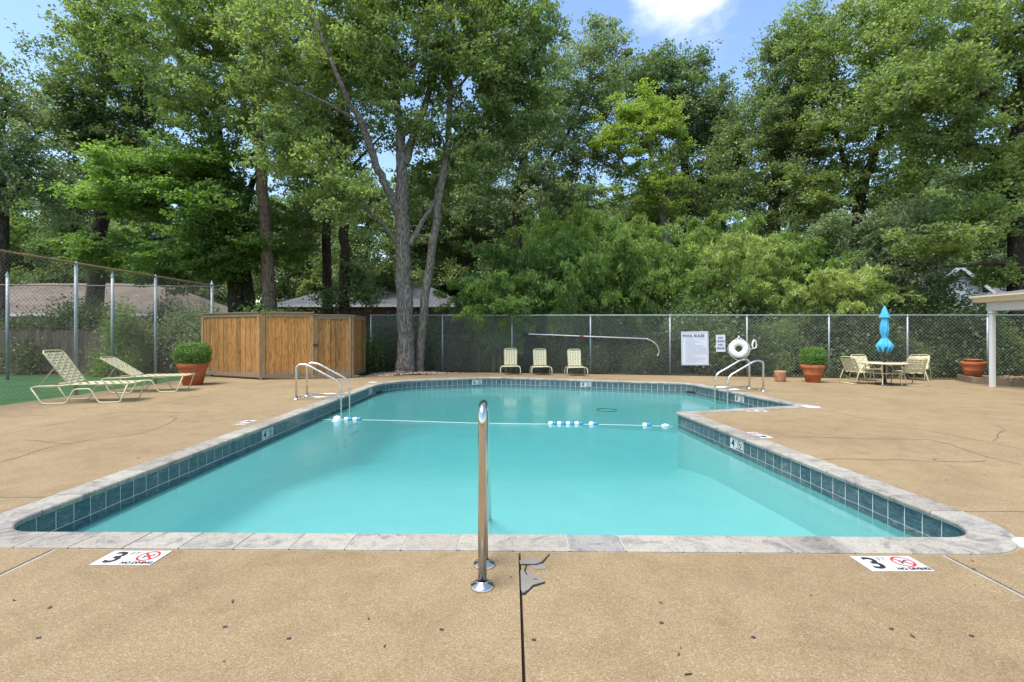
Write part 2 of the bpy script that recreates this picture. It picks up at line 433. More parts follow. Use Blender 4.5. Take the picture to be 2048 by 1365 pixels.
def offset(poly, d):
    """outward offset of a CCW polygon"""
    n = len(poly); out = []
    for i in range(n):
        p = poly[i]; t0 = (p - poly[i - 1]); t1 = (poly[(i + 1) % n] - p)
        if t0.length < 1e-6: t0 = t1
        if t1.length < 1e-6: t1 = t0
        t0 = t0.normalized(); t1 = t1.normalized()
        n0 = Vector((t0.y, -t0.x)); n1 = Vector((t1.y, -t1.x))
        m = (n0 + n1); m.normalize(); k = max(0.35, m.dot(n0))
        out.append(p + m * (d / k))
    return out
WALL = offset(EDGE, 0.03)
def arclen(poly):
    n = len(poly); s = [0.0]
    for i in range(n): s.append(s[-1] + (poly[(i + 1) % n] - poly[i]).length)
    return s
def at_s(poly, s, acc):
    tot = acc[-1]; s = s % tot
    lo = 0
    for i in range(len(poly)):
        if acc[i + 1] >= s: lo = i; break
    a = poly[lo]; b = poly[(lo + 1) % len(poly)]; L = acc[lo + 1] - acc[lo]
    return a.lerp(b, (s - acc[lo]) / L if L > 0 else 0)
def in_poly(x, y, poly):
    c = False; n = len(poly); j = n - 1
    for i in range(n):
        a = poly[i]; b = poly[j]
        if (a[1] > y) != (b[1] > y) and x < (b[0] - a[0]) * (y - a[1]) / (b[1] - a[1]) + a[0]: c = not c
        j = i
    return c
HOLE = offset(EDGE, 0.270)       # where the deck slabs stop
UNDER = offset(EDGE, 0.16)       # hole in the sheets that run under the coping

def cdt_region(outer, holes, rects=()):
    """triangles of outer minus holes minus thin rects; returns verts, tris"""
    V = []; E = []
    def loop(pts):
        b = len(V)
        for p in pts: V.append(Vector((p[0], p[1])))
        for i in range(len(pts)): E.append((b + i, b + (i + 1) % len(pts)))
    loop(outer)
    for h in holes: loop(h)
    for r in rects: loop(r)
    vo, eo, fo, *_ = delaunay_2d_cdt(V, E, [], 0, 1e-5)
    tr = []
    for f in fo:
        cx = sum(vo[i].x for i in f) / len(f); cy = sum(vo[i].y for i in f) / len(f)
        if not in_poly(cx, cy, outer): continue
        if any(in_poly(cx, cy, h) for h in holes): continue
        if any(in_poly(cx, cy, r) for r in rects): continue
        a = sum(vo[f[i]].x * vo[f[(i + 1) % len(f)]].y - vo[f[(i + 1) % len(f)]].x * vo[f[i]].y for i in range(len(f)))
        tr.append(tuple(f) if a > 0 else tuple(reversed(f)))
    return vo, tr

# ------------------------------------------------------------------ ground, turf, deck
def mat_ground():
    m = M_('leaf_litter_ground'); v = m.coord('Object')
    f = m.noise(v, 1.2, 8, 0.7); g = m.noise(v, 30, 5, 0.7)
    col = m.ramp(f, [(0.3, c4(.040, .060, .018)), (0.5, c4(.075, .058, .032)), (0.7, c4(.10, .072, .042))])
    col = m.mix(1.0, col, m.ramp(g, [(0.3, c4(.6, .6, .6)), (0.7, c4(1.3, 1.2, 1.1))]), 'MULTIPLY')
    m.set(col, 0.95, 0, 0.1); m.bump(g, 0.8, 0.04); return m.m
GROUND = mat_ground()
vo, tr = cdt_region([(-400, -60), (400, -60), (400, 700), (-400, 700)], [UNDER])
mb = MB(); mb.add([(p.x, p.y, -0.06) for p in vo], tr)
tag(mb.build('ground', GROUND), kind='structure')

FX0 = -9.95                                     # line of the tall fence = edge of the deck
YF0, YFS = 17.35, 0.195
def yf(x): return YF0 - YFS * (x + 2.4)      # back fence line
DECKP = [(FX0, -4.0), (24, -4.0), (24, 11.2), (14.6, 12.1), (13.35, 12.45), (13.0, 13.2), (13.4, yf(13.4) - .02), (9, yf(9) - .12), (3, yf(3) - .05),
         (-1.2, yf(-1.2) - .08), (-2.3, 16.5), (-4.7, 15.35), (-5.2, 15.9), (FX0, 16.0)]
vo, tr = cdt_region(DECKP, [UNDER])
mb = MB(); mb.add([(p.x, p.y, -0.035) for p in vo], tr)
base = tag(mb.build('deck', DARK), kind='structure')
def rect(p, q, wd):
    p = Vector(p); q = Vector(q); t = (q - p).normalized(); n = Vector((-t.y, t.x)) * wd / 2
    return [p - n, q - n, q + n, p + n]
CO = 0.20
JOINTS = [ # p, q, width, filler
    ((.05, -4.1), (.048, 3.0), .014, None),
    ((-2.97, -4.1), (-2.97, 3.12), .034, FILL),
    ((2.72, -4.1), (2.73, 3.05), .034, FILL),
    ((3.5, 3.70), (24.1, 3.70), .020, FILL),
    ((-10.0, 4.02), (-3.9, 4.02), .020, FILL),
    ((5.62, 9.0), (6.55, 3.71), .020, FILL),
    ((-7.07, 4.03), (-7.07, 16.1), .012, None),
    ((7.86, 14.9), (8.15, 3.71), .008, None),
    ((9.85, 14.5), (10.1, 3.71), .009, None),
    ((-7.07, 8.42), (-3.95, 8.40), .007, None),
    ((5.8, 9.32), (24.1, 9.40), .007, None),
]
rects = [rect(a, b, w_) for a, b, w_, f in JOINTS]
vo, tr = cdt_region(DECKP, [HOLE], rects)
# connected pieces of deck are the slabs
par = list(range(len(tr))); em = {}
def find(a):
    while par[a] != a: par[a] = par[par[a]]; a = par[a]
    return a
for ti, f in enumerate(tr):
    for i in range(len(f)):
        k = tuple(sorted((f[i], f[(i + 1) % len(f)])))
        if k in em: par[find(ti)] = find(em[k])
        else: em[k] = ti
groups = {}
for ti in range(len(tr)): groups.setdefault(find(ti), []).append(ti)
for g in groups.values():
    if len(g) < 2: continue
    ids = sorted({i for t in g for i in tr[t]}); mp2 = {v: k for k, v in enumerate(ids)}
    vsx = [(vo[i].x, vo[i].y, 0.0) for i in ids]; fs = [tuple(mp2[i] for i in tr[t]) for t in g]
    cnt = {}
    for f in fs:
        for i in range(len(f)): cnt[(f[i], f[(i + 1) % len(f)])] = 1
    bnd = [e for e in cnt if (e[1], e[0]) not in cnt]
    nb = len(vsx); low = {}
    for a, b in bnd:
        for q in (a, b):
            if q not in low: low[q] = len(vsx); vsx.append((vsx[q][0], vsx[q][1], -0.034))
    fs += [(b, a, low[a], low[b]) for a, b in bnd]
    mb = MB(); mb.add(vsx, fs); mb.build('slab', DECK, base)
for (a, b, w_, fl), r_ in zip(JOINTS, rects):
    if fl:
        # a strip of weathered sealant, a little narrower than the gap, with breaks in it
        p = Vector(a); q = Vector(b); L = (q - p).length; t = (q - p) / L; s = 0.0; mb = MB()
        while s < min(L, 9):
            e = min(L, s + rnd.uniform(.35, 1.3)); m_ = rect(p + t * s, p + t * (e - .004), w_ * rnd.uniform(.55, .8))
            mb.prism(m_, -0.03, -0.002 - rnd.uniform(0, .003)); s = e + (rnd.uniform(0, .02) if rnd.random() < .5 else 0)
        mb.build('joint_sealant', fl, base)
# cracks that have opened in the slabs (photo pixel polylines on the deck)
CRK = [
    [(0, 925), (35, 916), (70, 904), (108, 893), (150, 886), (195, 878), (240, 873), (280, 868), (315, 868)],
    [(50, 880), (85, 883), (110, 887), (138, 888)],
    [(0, 835), (60, 832), (115, 831)], [(240, 826), (300, 825), (370, 825), (420, 823)],
    [(345, 843), (352, 836), (340, 834), (365, 826)],
    [(280, 868), (330, 852), (350, 840)],
    [(1640, 919), (1700, 918), (1760, 921), (1790, 919), (1840, 922), (1900, 924), (1945, 925), (1975, 921)],
    [(1640, 875), (1720, 878), (1800, 879), (1858, 880), (1900, 889), (1940, 904), (1980, 916), (2048, 931)],
    [(1995, 852), (2010, 860), (1998, 868), (1994, 876), (1985, 884)],
    [(1545, 874), (1600, 875), (1640, 875)],
    [(1730, 774), (1755, 776), (1775, 775)],
    [(1545, 785), (1600, 785), (1640, 786)],
    [(1620, 780), (1660, 786)],
]
for ck in CRK:
    pts = []
    for (a, b) in zip(ck[:-1], ck[1:]):
        pa, pb = G(*a), G(*b); n = max(2, int((pb - pa).length / .07))
        for k in range(n): pts.append(pa.lerp(pb, k / n))
    pts.append(G(*ck[-1]))
    mb = MB(); L_ = []; Rr = []
    for i, p in enumerate(pts):
        t = (pts[min(i + 1, len(pts) - 1)] - pts[max(i - 1, 0)]); t.z = 0; t.normalize(); n = Vector((-t.y, t.x, 0))
        p = p + n * rnd.uniform(-.012, .012); wv = rnd.uniform(.0030, .0068) * (.4 if i in (0, len(pts) - 1) else 1)
        L_.append(p + n * wv); Rr.append(p - n * wv)
    for q in L_ + Rr: q.z = 0.0025
    n = len(L_); mb.add(L_ + Rr, [(i, n + i, n + i + 1, i + 1) for i in range(n - 1)])
    mb.build('crack', CRACK, base)
# broken corner beside the centre joint, filled with grey mortar
def flat(name, pxs, mat, z, parent, thick=0.0):
    pts = [G(*p) for p in pxs]; mb = MB()
    if sum(pts[i].x * pts[(i + 1) % len(pts)].y - pts[(i + 1) % len(pts)].x * pts[i].y for i in range(len(pts))) < 0: pts.reverse()
    mb.prism([(p.x, p.y) for p in pts], z - .003, z); return mb.build(name, mat, parent)
flat('mortar_patch', [(1041, 1142), (1058, 1143), (1066, 1151), (1078, 1154), (1090, 1165), (1066, 1173), (1058, 1180), (1046, 1189), (1042, 1180)], GREYPATCH, .004, base)
flat('mortar_patch', [(1039, 1122), (1050, 1118), (1064, 1117), (1083, 1125), (1074, 1130), (1045, 1130), (1040, 1129)], GREYPATCH, .004, base)
flat('mortar_patch', [(1058, 1132), (1076, 1130), (1091, 1128), (1092, 1139), (1070, 1140)], GREYPATCH, .0035, base)
for pl in ([(1083, 1125.5), (1098, 1109.5), (1099.5, 1110.5), (1086, 1127), (1074, 1132), (1045, 1131.5), (1040, 1130.5), (1045, 1129.8), (1072, 1129.8)],
           [(1052, 1132), (1054, 1131.5), (1051, 1143), (1055, 1152), (1053, 1152), (1048, 1143)],
           [(1091, 1165), (1089, 1168), (1067, 1175), (1050, 1191), (1043, 1191), (1045, 1188), (1058, 1180), (1065, 1172)]):
    flat('crack', pl, DARK, .0052, base)
# anchor sockets, set flush in the deck
for px, py in ((450, 1255), (578, 1278), (883, 1260), (1068, 1281), (1323, 1247), (1507, 1276), (1783, 1259), (1943, 1273), (77, 1277)):
    mb = MB(); mb.lathe([(0.0001, .004), (.008, .004), (.009, .006), (.0125, .006), (.0135, .0)], 14)
    a = mb.build('anchor_socket', BLACKM, base, G(px, py)); a.scale = (.78, .6, .6)
tag(flat('twig', [(1369, 1351), (1383, 1349), (1384, 1350.5), (1370, 1352.5)], INK, .006, None), 'thin black plastic sliver lying on the near deck', 'debris')
# fallen leaves and specks on the deck
for i in range(26):
    for _ in range(40):
        px = rnd.uniform(20, 2030); py = rnd.uniform(775, 1340); p = G(px, py)
        if in_poly(p.x, p.y, DECKP) and not in_poly(p.x, p.y, HOLE): break
    else: continue
    if p.x < FX0 + .3 or p.y > 13.5: continue
    a = rnd.uniform(0, 6.28); L = rnd.uniform(.008, .018) * (1.6 if p.y > 5 else 1); mb = MB()
    d = Vector((math.cos(a), math.sin(a), 0)); n = Vector((-d.y, d.x, 0))
    mb.add([p + d * L + Vector((0, 0, .010)), p + n * L * .4 + Vector((0, 0, .004)), p - d * L + Vector((0, 0, .008)), p - n * L * .4 + Vector((0, 0, .003))], [(0, 1, 2), (0, 2, 3)])
    tag(mb.build('fallen_leaf', CRACK), 'tiny dry brown leaf fallen on the tan deck', 'leaf', 'dry leaves scattered on the deck')

def mat_turf():
    m = M_('artificial_turf'); v = m.coord('Object')
    f = m.noise(v, 1.0, 4); g = m.noise(v, 120, 3, 0.7)
    col = m.ramp(f, [(0.3, c4(.034, .088, .036)), (0.7, c4(.052, .120, .050))])
    col = m.mix(1.0, col, m.ramp(g, [(0.3, c4(.6, .65, .6)), (0.7, c4(1.25, 1.2, 1.2))]), 'MULTIPLY')
    m.set(col, 0.95, 0, 0.1); m.bump(g, 0.8, 0.01); return m.m
mb = MB(); mb.prism([(-40, -4), (FX0 - .0, -4), (FX0 - .0, 15.9), (-40, 15.2)], -0.05, -0.008)
tag(mb.build('turf', mat_turf()), kind='structure')

# ------------------------------------------------------------------ the pool
pool = thing('swimming_pool', 'L-shaped swimming pool with pale stone coping and blue slate tile band', 'pool', (0, 0, 0))
ZW = -0.27                                       # water level
def zfloor(y): 
    if y < 7.2: return -.86 - .03 * (y - 3.2)
    if y < 11: return -.98 - (y - 7.2) * .16
    return -1.588
# shell: grout backing above the water, plaster wall and floor below
n = len(WALL); BACK = offset(EDGE, 0.0275)
mb = MB(); mb.add([(p.x, p.y, -.03) for p in BACK] + [(p.x, p.y, -.40) for p in BACK], [((i + 1) % n, i, n + i, n + (i + 1) % n) for i in range(n)])
mb.build('grout_backing', GROUT, pool)
dense = []
for i in range(n):
    a = WALL[i]; b = WALL[(i + 1) % n]; k = max(1, int((b - a).length / .5))
    for j in range(k): dense.append(a.lerp(b, j / k))
vo, tr = cdt_region(dense, [])
inner = offset(dense, -.16)
nd = len(dense)
vsx = [(p.x, p.y, -.385) for p in dense] + [(p.x, p.y, zfloor(p.y) + .18) for p in dense]
fsx = [((i + 1) % nd, i, nd + i, nd + (i + 1) % nd) for i in range(nd)]
mb = MB(); mb.add(vsx, fsx, True); mb.build('plaster_wall', PLASTER, pool)
# floor triangulated over a grid
gp = [(x, y) for x in np.arange(-3.5, 5.6, .6) for y in np.arange(3.5, 15, .6) if in_poly(x, y, [(q.x, q.y) for q in inner])]
V = [Vector((p.x, p.y)) for p in dense] + [Vector((p.x, p.y)) for p in inner] + [Vector(p) for p in gp]
E = [(i, (i + 1) % nd) for i in range(nd)] + [(nd + i, nd + (i + 1) % nd) for i in range(nd)]
vo, eo, fo, *_ = delaunay_2d_cdt(V, E, [], 0, 1e-5)
innp = [(q.x, q.y) for q in offset(dense, -.08)]
vv = [(p.x, p.y, zfloor(p.y) + (0 if in_poly(p.x, p.y, innp) else .18)) for p in vo]
dpoly = [(p.x, p.y) for p in dense]
ff = []
for f in fo:
    cx = sum(vo[i].x for i in f) / len(f); cy = sum(vo[i].y for i in f) / len(f)
    if in_poly(cx, cy, dpoly): ff.append(f)
mb = MB(); mb.add(vv, ff, True); mb.build('floor', PLASTER, pool)
# entry steps under the water by the handrail
for k in range(3):
    mb = MB(); mb.box((-.2, 3.35 + .16 + k * .3, -.52 - k * .19 - .3), (1.9, .34, .6), bev=.03); mb.build('step', PLASTER, pool)

# tiles: upper full row and the lower row that dips into the water
TW = 0.158; acc = arclen(WALL); TOT = acc[-1]
sfront = (WALL[11] - WALL[10]).length
s_start = acc[11]                                  # end of the front-left arc: start of the front wall
def tile_mesh(h):
    mb = MB(); mb.box((0, 0, 0), (TW - .009, .010, h), bev=.0016); return mb.mesh('tile')
def tile_mesh_lo(h):
    mb = MB(); mb.box((0, 0, 0), (TW - .007, .010, h)); return mb.mesh('tile')
TM1 = tile_mesh(.152); TM1.materials.append(TILE); TM2 = tile_mesh_lo(.120); TM2.materials.append(TILE)
VM = {}                                            # wall markers by photo pixel
nt_ = int(TOT / TW); tw = TOT / nt_
slots = []
S0 = acc[min(range(len(EDGE)), key=lambda i: (EDGE[i] - Vector((2.93, 8.40))).length)]
for i in range(nt_):
    a = at_s(WALL, S0 + i * tw, acc); b = at_s(WALL, S0 + (i + 1) * tw, acc); c = (a + b) / 2; t = (b - a).normalized()
    inn = Vector((-t.y, t.x))
    slots.append((c, t, inn))
def px_of(p, z): return CX + F * p.x / p.y
# which slots carry depth markers (two tiles wide)
MARK = [('4', 536, 'left'), ('6', 741, 'left'), ('6', 956, 'far'), ('8', 1176, 'far'), ('8', 1480, 'right'), ('4', 1473, 'near')]
def wall_class(c, inn):
    if inn.x > .85 and c.x < -3: return 'left'
    if inn.y < -.6: return 'far'
    if inn.x < -.85 and c.y < 8.3: return 'near'
    if inn.x < -.85: return 'right'
    if inn.y > .6: return 'front'
    return 'left' if c.x < -2 else 'right'
taken = set(); marks = []
for num, px, cls in MARK:
    best = min((i for i in range(nt_) if wall_class(slots[i][0], slots[i][2]) == cls), key=lambda i: abs(px_of((slots[i][0] + slots[(i + 1) % nt_][0]) / 2, 0) - px))
    taken |= {best, (best + 1) % nt_}; marks.append((num, best))
nlow = 0; low_rest = MB(); skim = set()
for px, cls in ((763, 'left'), (1386, 'right')):
    best = min((i for i in range(nt_) if wall_class(slots[i][0], slots[i][2]) in (cls, 'far')), key=lambda i: abs(px_of(slots[i][0], 0) - px)); skim |= {best, (best + 1) % nt_}
order = sorted(range(nt_), key=lambda i: slots[i][0].y)
for i in order:
    c, t, inn = slots[i]; rz = math.atan2(t.y, t.x)
    if wall_class(c, inn) == 'front' and c.y < 5: vis = False
    else: vis = True
    if inn.y > .3 and c.y > 7: vis = False
    if i not in taken and vis:
        link('tile', TM1, TILE, pool, (c.x + inn.x * .001, c.y + inn.y * .001, -.050 - .078), rz)
    if vis and nlow < 110 and i not in skim:
        link('tile', TM2, TILE, pool, (c.x + inn.x * .001, c.y + inn.y * .001, -.209 - .062), rz); nlow += 1
    else:
        low_rest.box((c.x + inn.x * .001, c.y + inn.y * .001, -.209 - .062), (TW - .007, .010, .12), rz)
        if not (i not in taken and vis) and i not in taken: low_rest.box((c.x + inn.x * .001, c.y + inn.y * .001, -.128), (TW - .007, .010, .152), rz)
tag(low_rest.build('waterline_tiles', TILE, pool), kind='stuff')
for i in skim:
    c, t, inn = slots[i]; mb = MB(); mb.box((c.x + inn.x * .008, c.y + inn.y * .008, -.225), (tw + .002, .006, .055), math.atan2(t.y, t.x)); mb.build('skimmer_mouth', DARK, pool)

# coping stones: each its own mesh with a bull-nosed inner edge
def coping_stones():
    accE = arclen(EDGE); tot = accE[-1]
    isharp = min(range(len(EDGE)), key=lambda i: (EDGE[i] - Vector((2.93, 8.40))).length)
    s0 = accE[isharp]
    nst = int(tot / .36); st = tot / nst
    OUT = offset(EDGE, .255)
    accn = accE
    def both(s):
        s = s % tot; lo = 0
        for i in range(len(EDGE)):
            if accn[i + 1] >= s - 1e-9: lo = i; break
        L = accn[lo + 1] - accn[lo]; f = (s - accn[lo]) / L if L > 0 else 0
        j = (lo + 1) % len(EDGE)
        return EDGE[lo].lerp(EDGE[j], f), OUT[lo].lerp(OUT[j], f)
    def sect(a, b):
        d = (b - a); L = d.length; d = d / L; r = .022; T = .052; zt = .006
        pr = []
        for k in range(6):                        # nose arc, top to bottom
            an = math.pi / 2 * k / 5
            pr.append((r - r * math.sin(an), zt - r + r * math.cos(an)))
        pr += [(.006, zt - T + .006), (.014, zt - T), (L, zt - T), (L - .0, zt - .004), (L - .004, zt)]
        return [Vector((a.x + d.x * u, a.y + d.y * u, z)) for u, z in pr]
    for k in range(nst):
        a0 = s0 + k * st; g = .0055; ns = 4
        ss = [a0 + g + (st - 2 * g) * j / ns for j in range(ns + 1)]
        dz = rnd.uniform(-.0012, .0012)
        # include corner vertices of the outline that fall inside
        mids = [accE[i] for i in range(len(EDGE)) for off in (0, tot) if a0 + g < accE[i] + off < a0 + st - g]
        mids = [accE[i] + off for i in range(len(EDGE)) for off in (0, tot) if a0 + g < accE[i] + off < a0 + st - g]
        ss = sorted(set(ss + mids))
        rings = []
        for s in ss:
            a, b = both(s); rings.append(sect(a, b))
        c = sum((r_[0] for r_ in rings), Vector()) / len(rings); c.z = 0
        mb = MB(); m = len(rings[0]); vs_ = [p - c + Vector((0, 0, dz)) for r_ in rings for p in r_]
        fs = []
        for i in range(len(rings) - 1):
            for j in range(m):
                j2 = (j + 1) % m; fs.append((i * m + j, (i + 1) * m + j, (i + 1) * m + j2, i * m + j2))
        fs.append(tuple(range(m))); fs.append(tuple((len(rings) - 1) * m + j for j in range(m - 1, -1, -1)))
        mb.add(vs_, fs); o = mb.build('coping_stone', COPING, pool, c)
    # mortar bed under the stones shows in their joints, and the soft joint against the deck
    A = offset(EDGE, .012); B = offset(EDGE, .253); C = offset(EDGE, .271); n = len(A)
    mb = MB(); mb.add([(p.x, p.y, .0025) for p in A] + [(p.x, p.y, .0025) for p in B] + [(p.x, p.y, -.044) for p in A], [(i, n + i, n + (i + 1) % n, (i + 1) % n) for i in range(n)] + [(i, (i + 1) % n, 2 * n + (i + 1) % n, 2 * n + i) for i in range(n)])
    mb.build('mortar_bed', simple('mortar', c4(.33, .31, .27), .9, var=.15, scale=15), pool)
    mb = MB(); mb.add([(p.x, p.y, -.003) for p in offset(EDGE, .2555)] + [(p.x, p.y, -.003) for p in C], [(i, n + i, n + (i + 1) % n, (i + 1) % n) for i in range(n)])
    mb.build('expansion_joint', CAULK, pool)
coping_stones()

# ------------------------------------------------------------------ water
def mat_water():
    m = M_('pool_water'); v = m.coord('Object')
    t = m.t; t.nodes.remove(m.b)
    n1 = m.noise(v, 2.2, 3, 0.5, 0.4); n2 = m.noise(v, 20.0, 4, 0.65, 0.8)
    ms = m.ramp(m.noise(v, 0.45, 2, 0.5), [(0.42, c4(.10, .10, .10)), (0.58, c4(.42, .42, .42))])
    n2m = m.n('ShaderNodeMath', operation='MULTIPLY'); m.l(n2, n2m.inputs[0]); m.l(ms, n2m.inputs[1])
    ad_ = m.n('ShaderNodeMath', operation='MULTIPLY_ADD'); ad_.inputs[1].default_value = 0.40
    m.l(n1, ad_.inputs[0]); m.l(n2m.outputs[0], ad_.inputs[2])
    bp = m.n('ShaderNodeBump'); bp.inputs['Strength'].default_value = 0.22; bp.inputs['Distance'].default_value = 0.05; m.l(ad_.outputs[0], bp.inputs['Height'])
    gl = m.n('ShaderNodeBsdfGlossy'); gl.inputs['Roughness'].default_value = 0.015; m.l(bp.outputs[0], gl.inputs['Normal'])
    trn = m.n('ShaderNodeBsdfTransparent'); trn.inputs[0].default_value = (0.90, 1, 1, 1)
    df = m.n('ShaderNodeBsdfDiffuse'); df.inputs[0].default_value = (0.115, 0.41, 0.40, 1)
    mk = m.n('ShaderNodeMixShader'); mk.inputs[0].default_value = 0.42; m.l(trn.outputs[0], mk.inputs[1]); m.l(df.outputs[0], mk.inputs[2])
    fr = m.n('ShaderNodeFresnel'); fr.inputs[0].default_value = 1.36; m.l(bp.outputs[0], fr.inputs['Normal'])
    fx = m.n('ShaderNodeMixShader'); m.l(fr.outputs[0], fx.inputs[0]); m.l(mk.outputs[0], fx.inputs[1]); m.l(gl.outputs[0], fx.inputs[2])
    m.l(fx.outputs[0], m.out.inputs[0])
    va = m.n('ShaderNodeVolumeAbsorption'); va.inputs['Color'].default_value = (.12, .74, .78, 1); va.inputs['Density'].default_value = 0.36; m.l(va.outputs[0], m.out.inputs['Volume'])
    return m.m
wp = [(p.x, p.y) for p in offset(EDGE, .034)]
vo, tr = cdt_region(wp, [])
nv_ = len(vo); ecount = {}
for f in tr:
    for i in range(len(f)): ecount[(f[i], f[(i + 1) % len(f)])] = 1
mb = MB(); mb.add([(p.x, p.y, ZW) for p in vo] + [(p.x, p.y, -2.3) for p in vo], list(tr) + [tuple(nv_ + q for q in reversed(f)) for f in tr] + [(b, a, nv_ + a, nv_ + b) for a, b in ecount if (b, a) not in ecount])
tag(mb.build('water', mat_water()), kind='structure')

# ------------------------------------------------------------------ lettering
def text_mesh(s, size, bold=0.0, align='CENTER', shear=0.0):
    cu = bpy.data.curves.new('t', 'FONT'); cu.body = s; cu.size = size; cu.align_x = align; cu.align_y = 'CENTER'; cu.offset = bold; cu.shear = shear
    cu.resolution_u = 3
    o = bpy.data.objects.new('t', cu); COL.objects.link(o)
    dg = bpy.context.evaluated_depsgraph_get(); dg.update()
    me = bpy.data.meshes.new_from_object(o.evaluated_get(dg)); bpy.data.objects.remove(o); bpy.data.curves.remove(cu)
    return me
def ring_mesh(ro, ri, seg=36):
    mb = MB(); a = [(math.cos(2 * math.pi * k / seg), math.sin(2 * math.pi * k / seg)) for k in range(seg)]
    mb.add([(x * ro, y * ro, 0) for x, y in a] + [(x * ri, y * ri, 0) for x, y in a], [(k, (k + 1) % seg, seg + (k + 1) % seg, seg + k) for k in range(seg)]); return mb.mesh('ring')
def bar_mesh(L, w_, ang):
    mb = MB(); d = Vector((math.cos(ang), math.sin(ang), 0)) * L / 2; n_ = Vector((-d.y, d.x, 0)).normalized() * w_ / 2
    mb.add([d - n_, d + n_, -d + n_, -d - n_], [(0, 1, 2, 3)]); return mb.mesh('bar')
def depth_marker(root, num, W, Hh, red, ft=True):
    """panel lying in the local xy plane, +z outward"""
    mb = MB(); mb.box((0, 0, 0), (W, Hh, .004)); mb.build('panel', MARKW, root)
    z = .0027
    link('numeral', text_mesh(num, Hh * 1.05, .012 * Hh * 2), INK, root, (-W * .27, -Hh * .02, z))
    if ft: link('unit', text_mesh('FT', Hh * .30, 0), INK, root, (-W * .05, Hh * .26, z))
    ink = REDINK if red else INK
    k = link('prohibition_ring', ring_mesh(Hh * .345, Hh * .275), ink, root, (W * .24, Hh * .10, z))
    link('bar', bar_mesh(Hh * .6, Hh * .075, R(-45)), ink, root, (W * .24, Hh * .10, z + .0006))
    # diver figure: body, arms and head as strokes
    f = MB()
    for L, ang, dx, dy in ((Hh * .36, R(40), 0, 0), (Hh * .18, R(100), -.02, -.01), (Hh * .20, R(5), .02, .01)):
        d = Vector((math.cos(ang), math.sin(ang), 0)) * L / 2; n_ = Vector((-d.y, d.x, 0)).normalized() * Hh * .02; o = Vector((dx, dy, 0))
        f.add([o + d - n_, o + d + n_, o - d + n_, o - d - n_], [(0, 1, 2, 3)])
    f.build('diver_symbol', INK, root, (W * .24, Hh * .10, z + .0003))
    link('caption', text_mesh('NO DIVING', Hh * .20, .012 * Hh), INK, root, (W * .22, -Hh * .37, z))
t = thing('depth_marker', 'white 3 FT no diving deck marker on the same side as the loungers', 'sign')
t.location = G(264, 1117) + Vector((0, 0, .003)); depth_marker(t, '3', .37, .185, True)
t2 = dup(t, G(1782, 1128.5) + Vector((0, 0, .003)), label='white 3 FT no diving deck marker on the pavilion side, near the skimmer lid')
for px, py, rz, lab in ((489, 846, R(-90), 'white depth marker on the deck along the straight coping opposite the loungers'),
                        (1519, 871, R(90), 'white depth marker on the deck where a crack meets the coping'),
                        (1512, 822.5, R(180), 'white depth marker on the deck along the short coping by the blunt corner')):
    t = thing('depth_marker', lab, 'sign', G(px, py) + Vector((0, 0, .003)), rz); depth_marker(t, '4', .37, .185, True)
for num, i in marks:
    c0, t0, in0 = slots[i]; c1, t1, in1 = slots[(i + 1) % nt_]; c = (c0 + c1) / 2; tt = (t0 + t1).normalized(); inn = Vector((-tt.y, tt.x))
    e = bpy.data.objects.new('wall_depth_marker', None); COL.objects.link(e); e.parent = pool
    ex = Vector((-tt.x, -tt.y, 0)); ez = Vector((inn.x, inn.y, 0)); ey = ez.cross(ex)
    e.matrix_world = Matrix(((ex.x, ey.x, ez.x, c.x + inn.x * .012), (ex.y, ey.y, ez.y, c.y + inn.y * .012), (ex.z, ey.z, ez.z, -.128), (0, 0, 0, 1)))
    depth_marker(e, num, tw * 2 - .006, .152, False)
# white skimmer lids set in the deck
for px, py, r_, lab in ((2075, 1092, .125, 'round white skimmer lid in the deck by the wide sealed joint'), (1622, 814, .16, 'round white skimmer lid in the deck at the tip of the short coping'),
                    (746, 765, .13, 'round white skimmer lid in the deck near the oak with two trunks')):
    mb = MB(); mb.lathe([(.0001, .006), (r_ * .9, .006), (r_, .004), (r_, -.01)], 30)
    t = thing('skimmer_lid', lab, 'lid', G(px, py)); mb.build('lid', MARKW, t)
    mb = MB(); mb.lathe([(r_, .003), (r_ + .012, .003), (r_ + .012, -.005)], 30); mb.build('rim', FILL, t)

# ------------------------------------------------------------------ pool hardware
def smooth(pts, n=8):
    """Catmull-Rom through points"""
    pts = [Vector(p) for p in pts]; out = []
    for i in range(len(pts) - 1):
        p0 = pts[max(i - 1, 0)]; p1 = pts[i]; p2 = pts[i + 1]; p3 = pts[min(i + 2, len(pts) - 1)]
        for k in range(n):
            t = k / n
            out.append(.5 * ((2 * p1) + (p2 - p0) * t + (2 * p0 - 5 * p1 + 4 * p2 - p3) * t * t + (3 * p1 - p0 - 3 * p2 + p3) * t ** 3))
    out.append(pts[-1]); return out
def fillet(pts, r, n=7):
    """polyline with rounded corners"""
    pts = [Vector(p) for p in pts]; out = [pts[0]]
    for i in range(1, len(pts) - 1):
        p = pts[i]; a = pts[i - 1] - p; b = pts[i + 1] - p; rr = min(r, a.length * .48, b.length * .48)
        s = p + a.normalized() * rr; e = p + b.normalized() * rr
        for k in range(n + 1):
            t = k / n; out.append((1 - t) ** 2 * s + 2 * t * (1 - t) * p + t * t * e)
    out.append(pts[-1]); return out
t = thing('grab_rail', 'polished steel stair handrail with round flanges standing on the near deck', 'handrail', (-.164, 2.60, 0))
mb = MB(); mb.tube(fillet([(0, 0, 0), (0, 0, 1.0), (.0, .22, .985), (-.042, 1.68, -.30), (-.046, 1.80, -.75)], .16, 10), .0245, 20); mb.build('rail', STEEL, t)
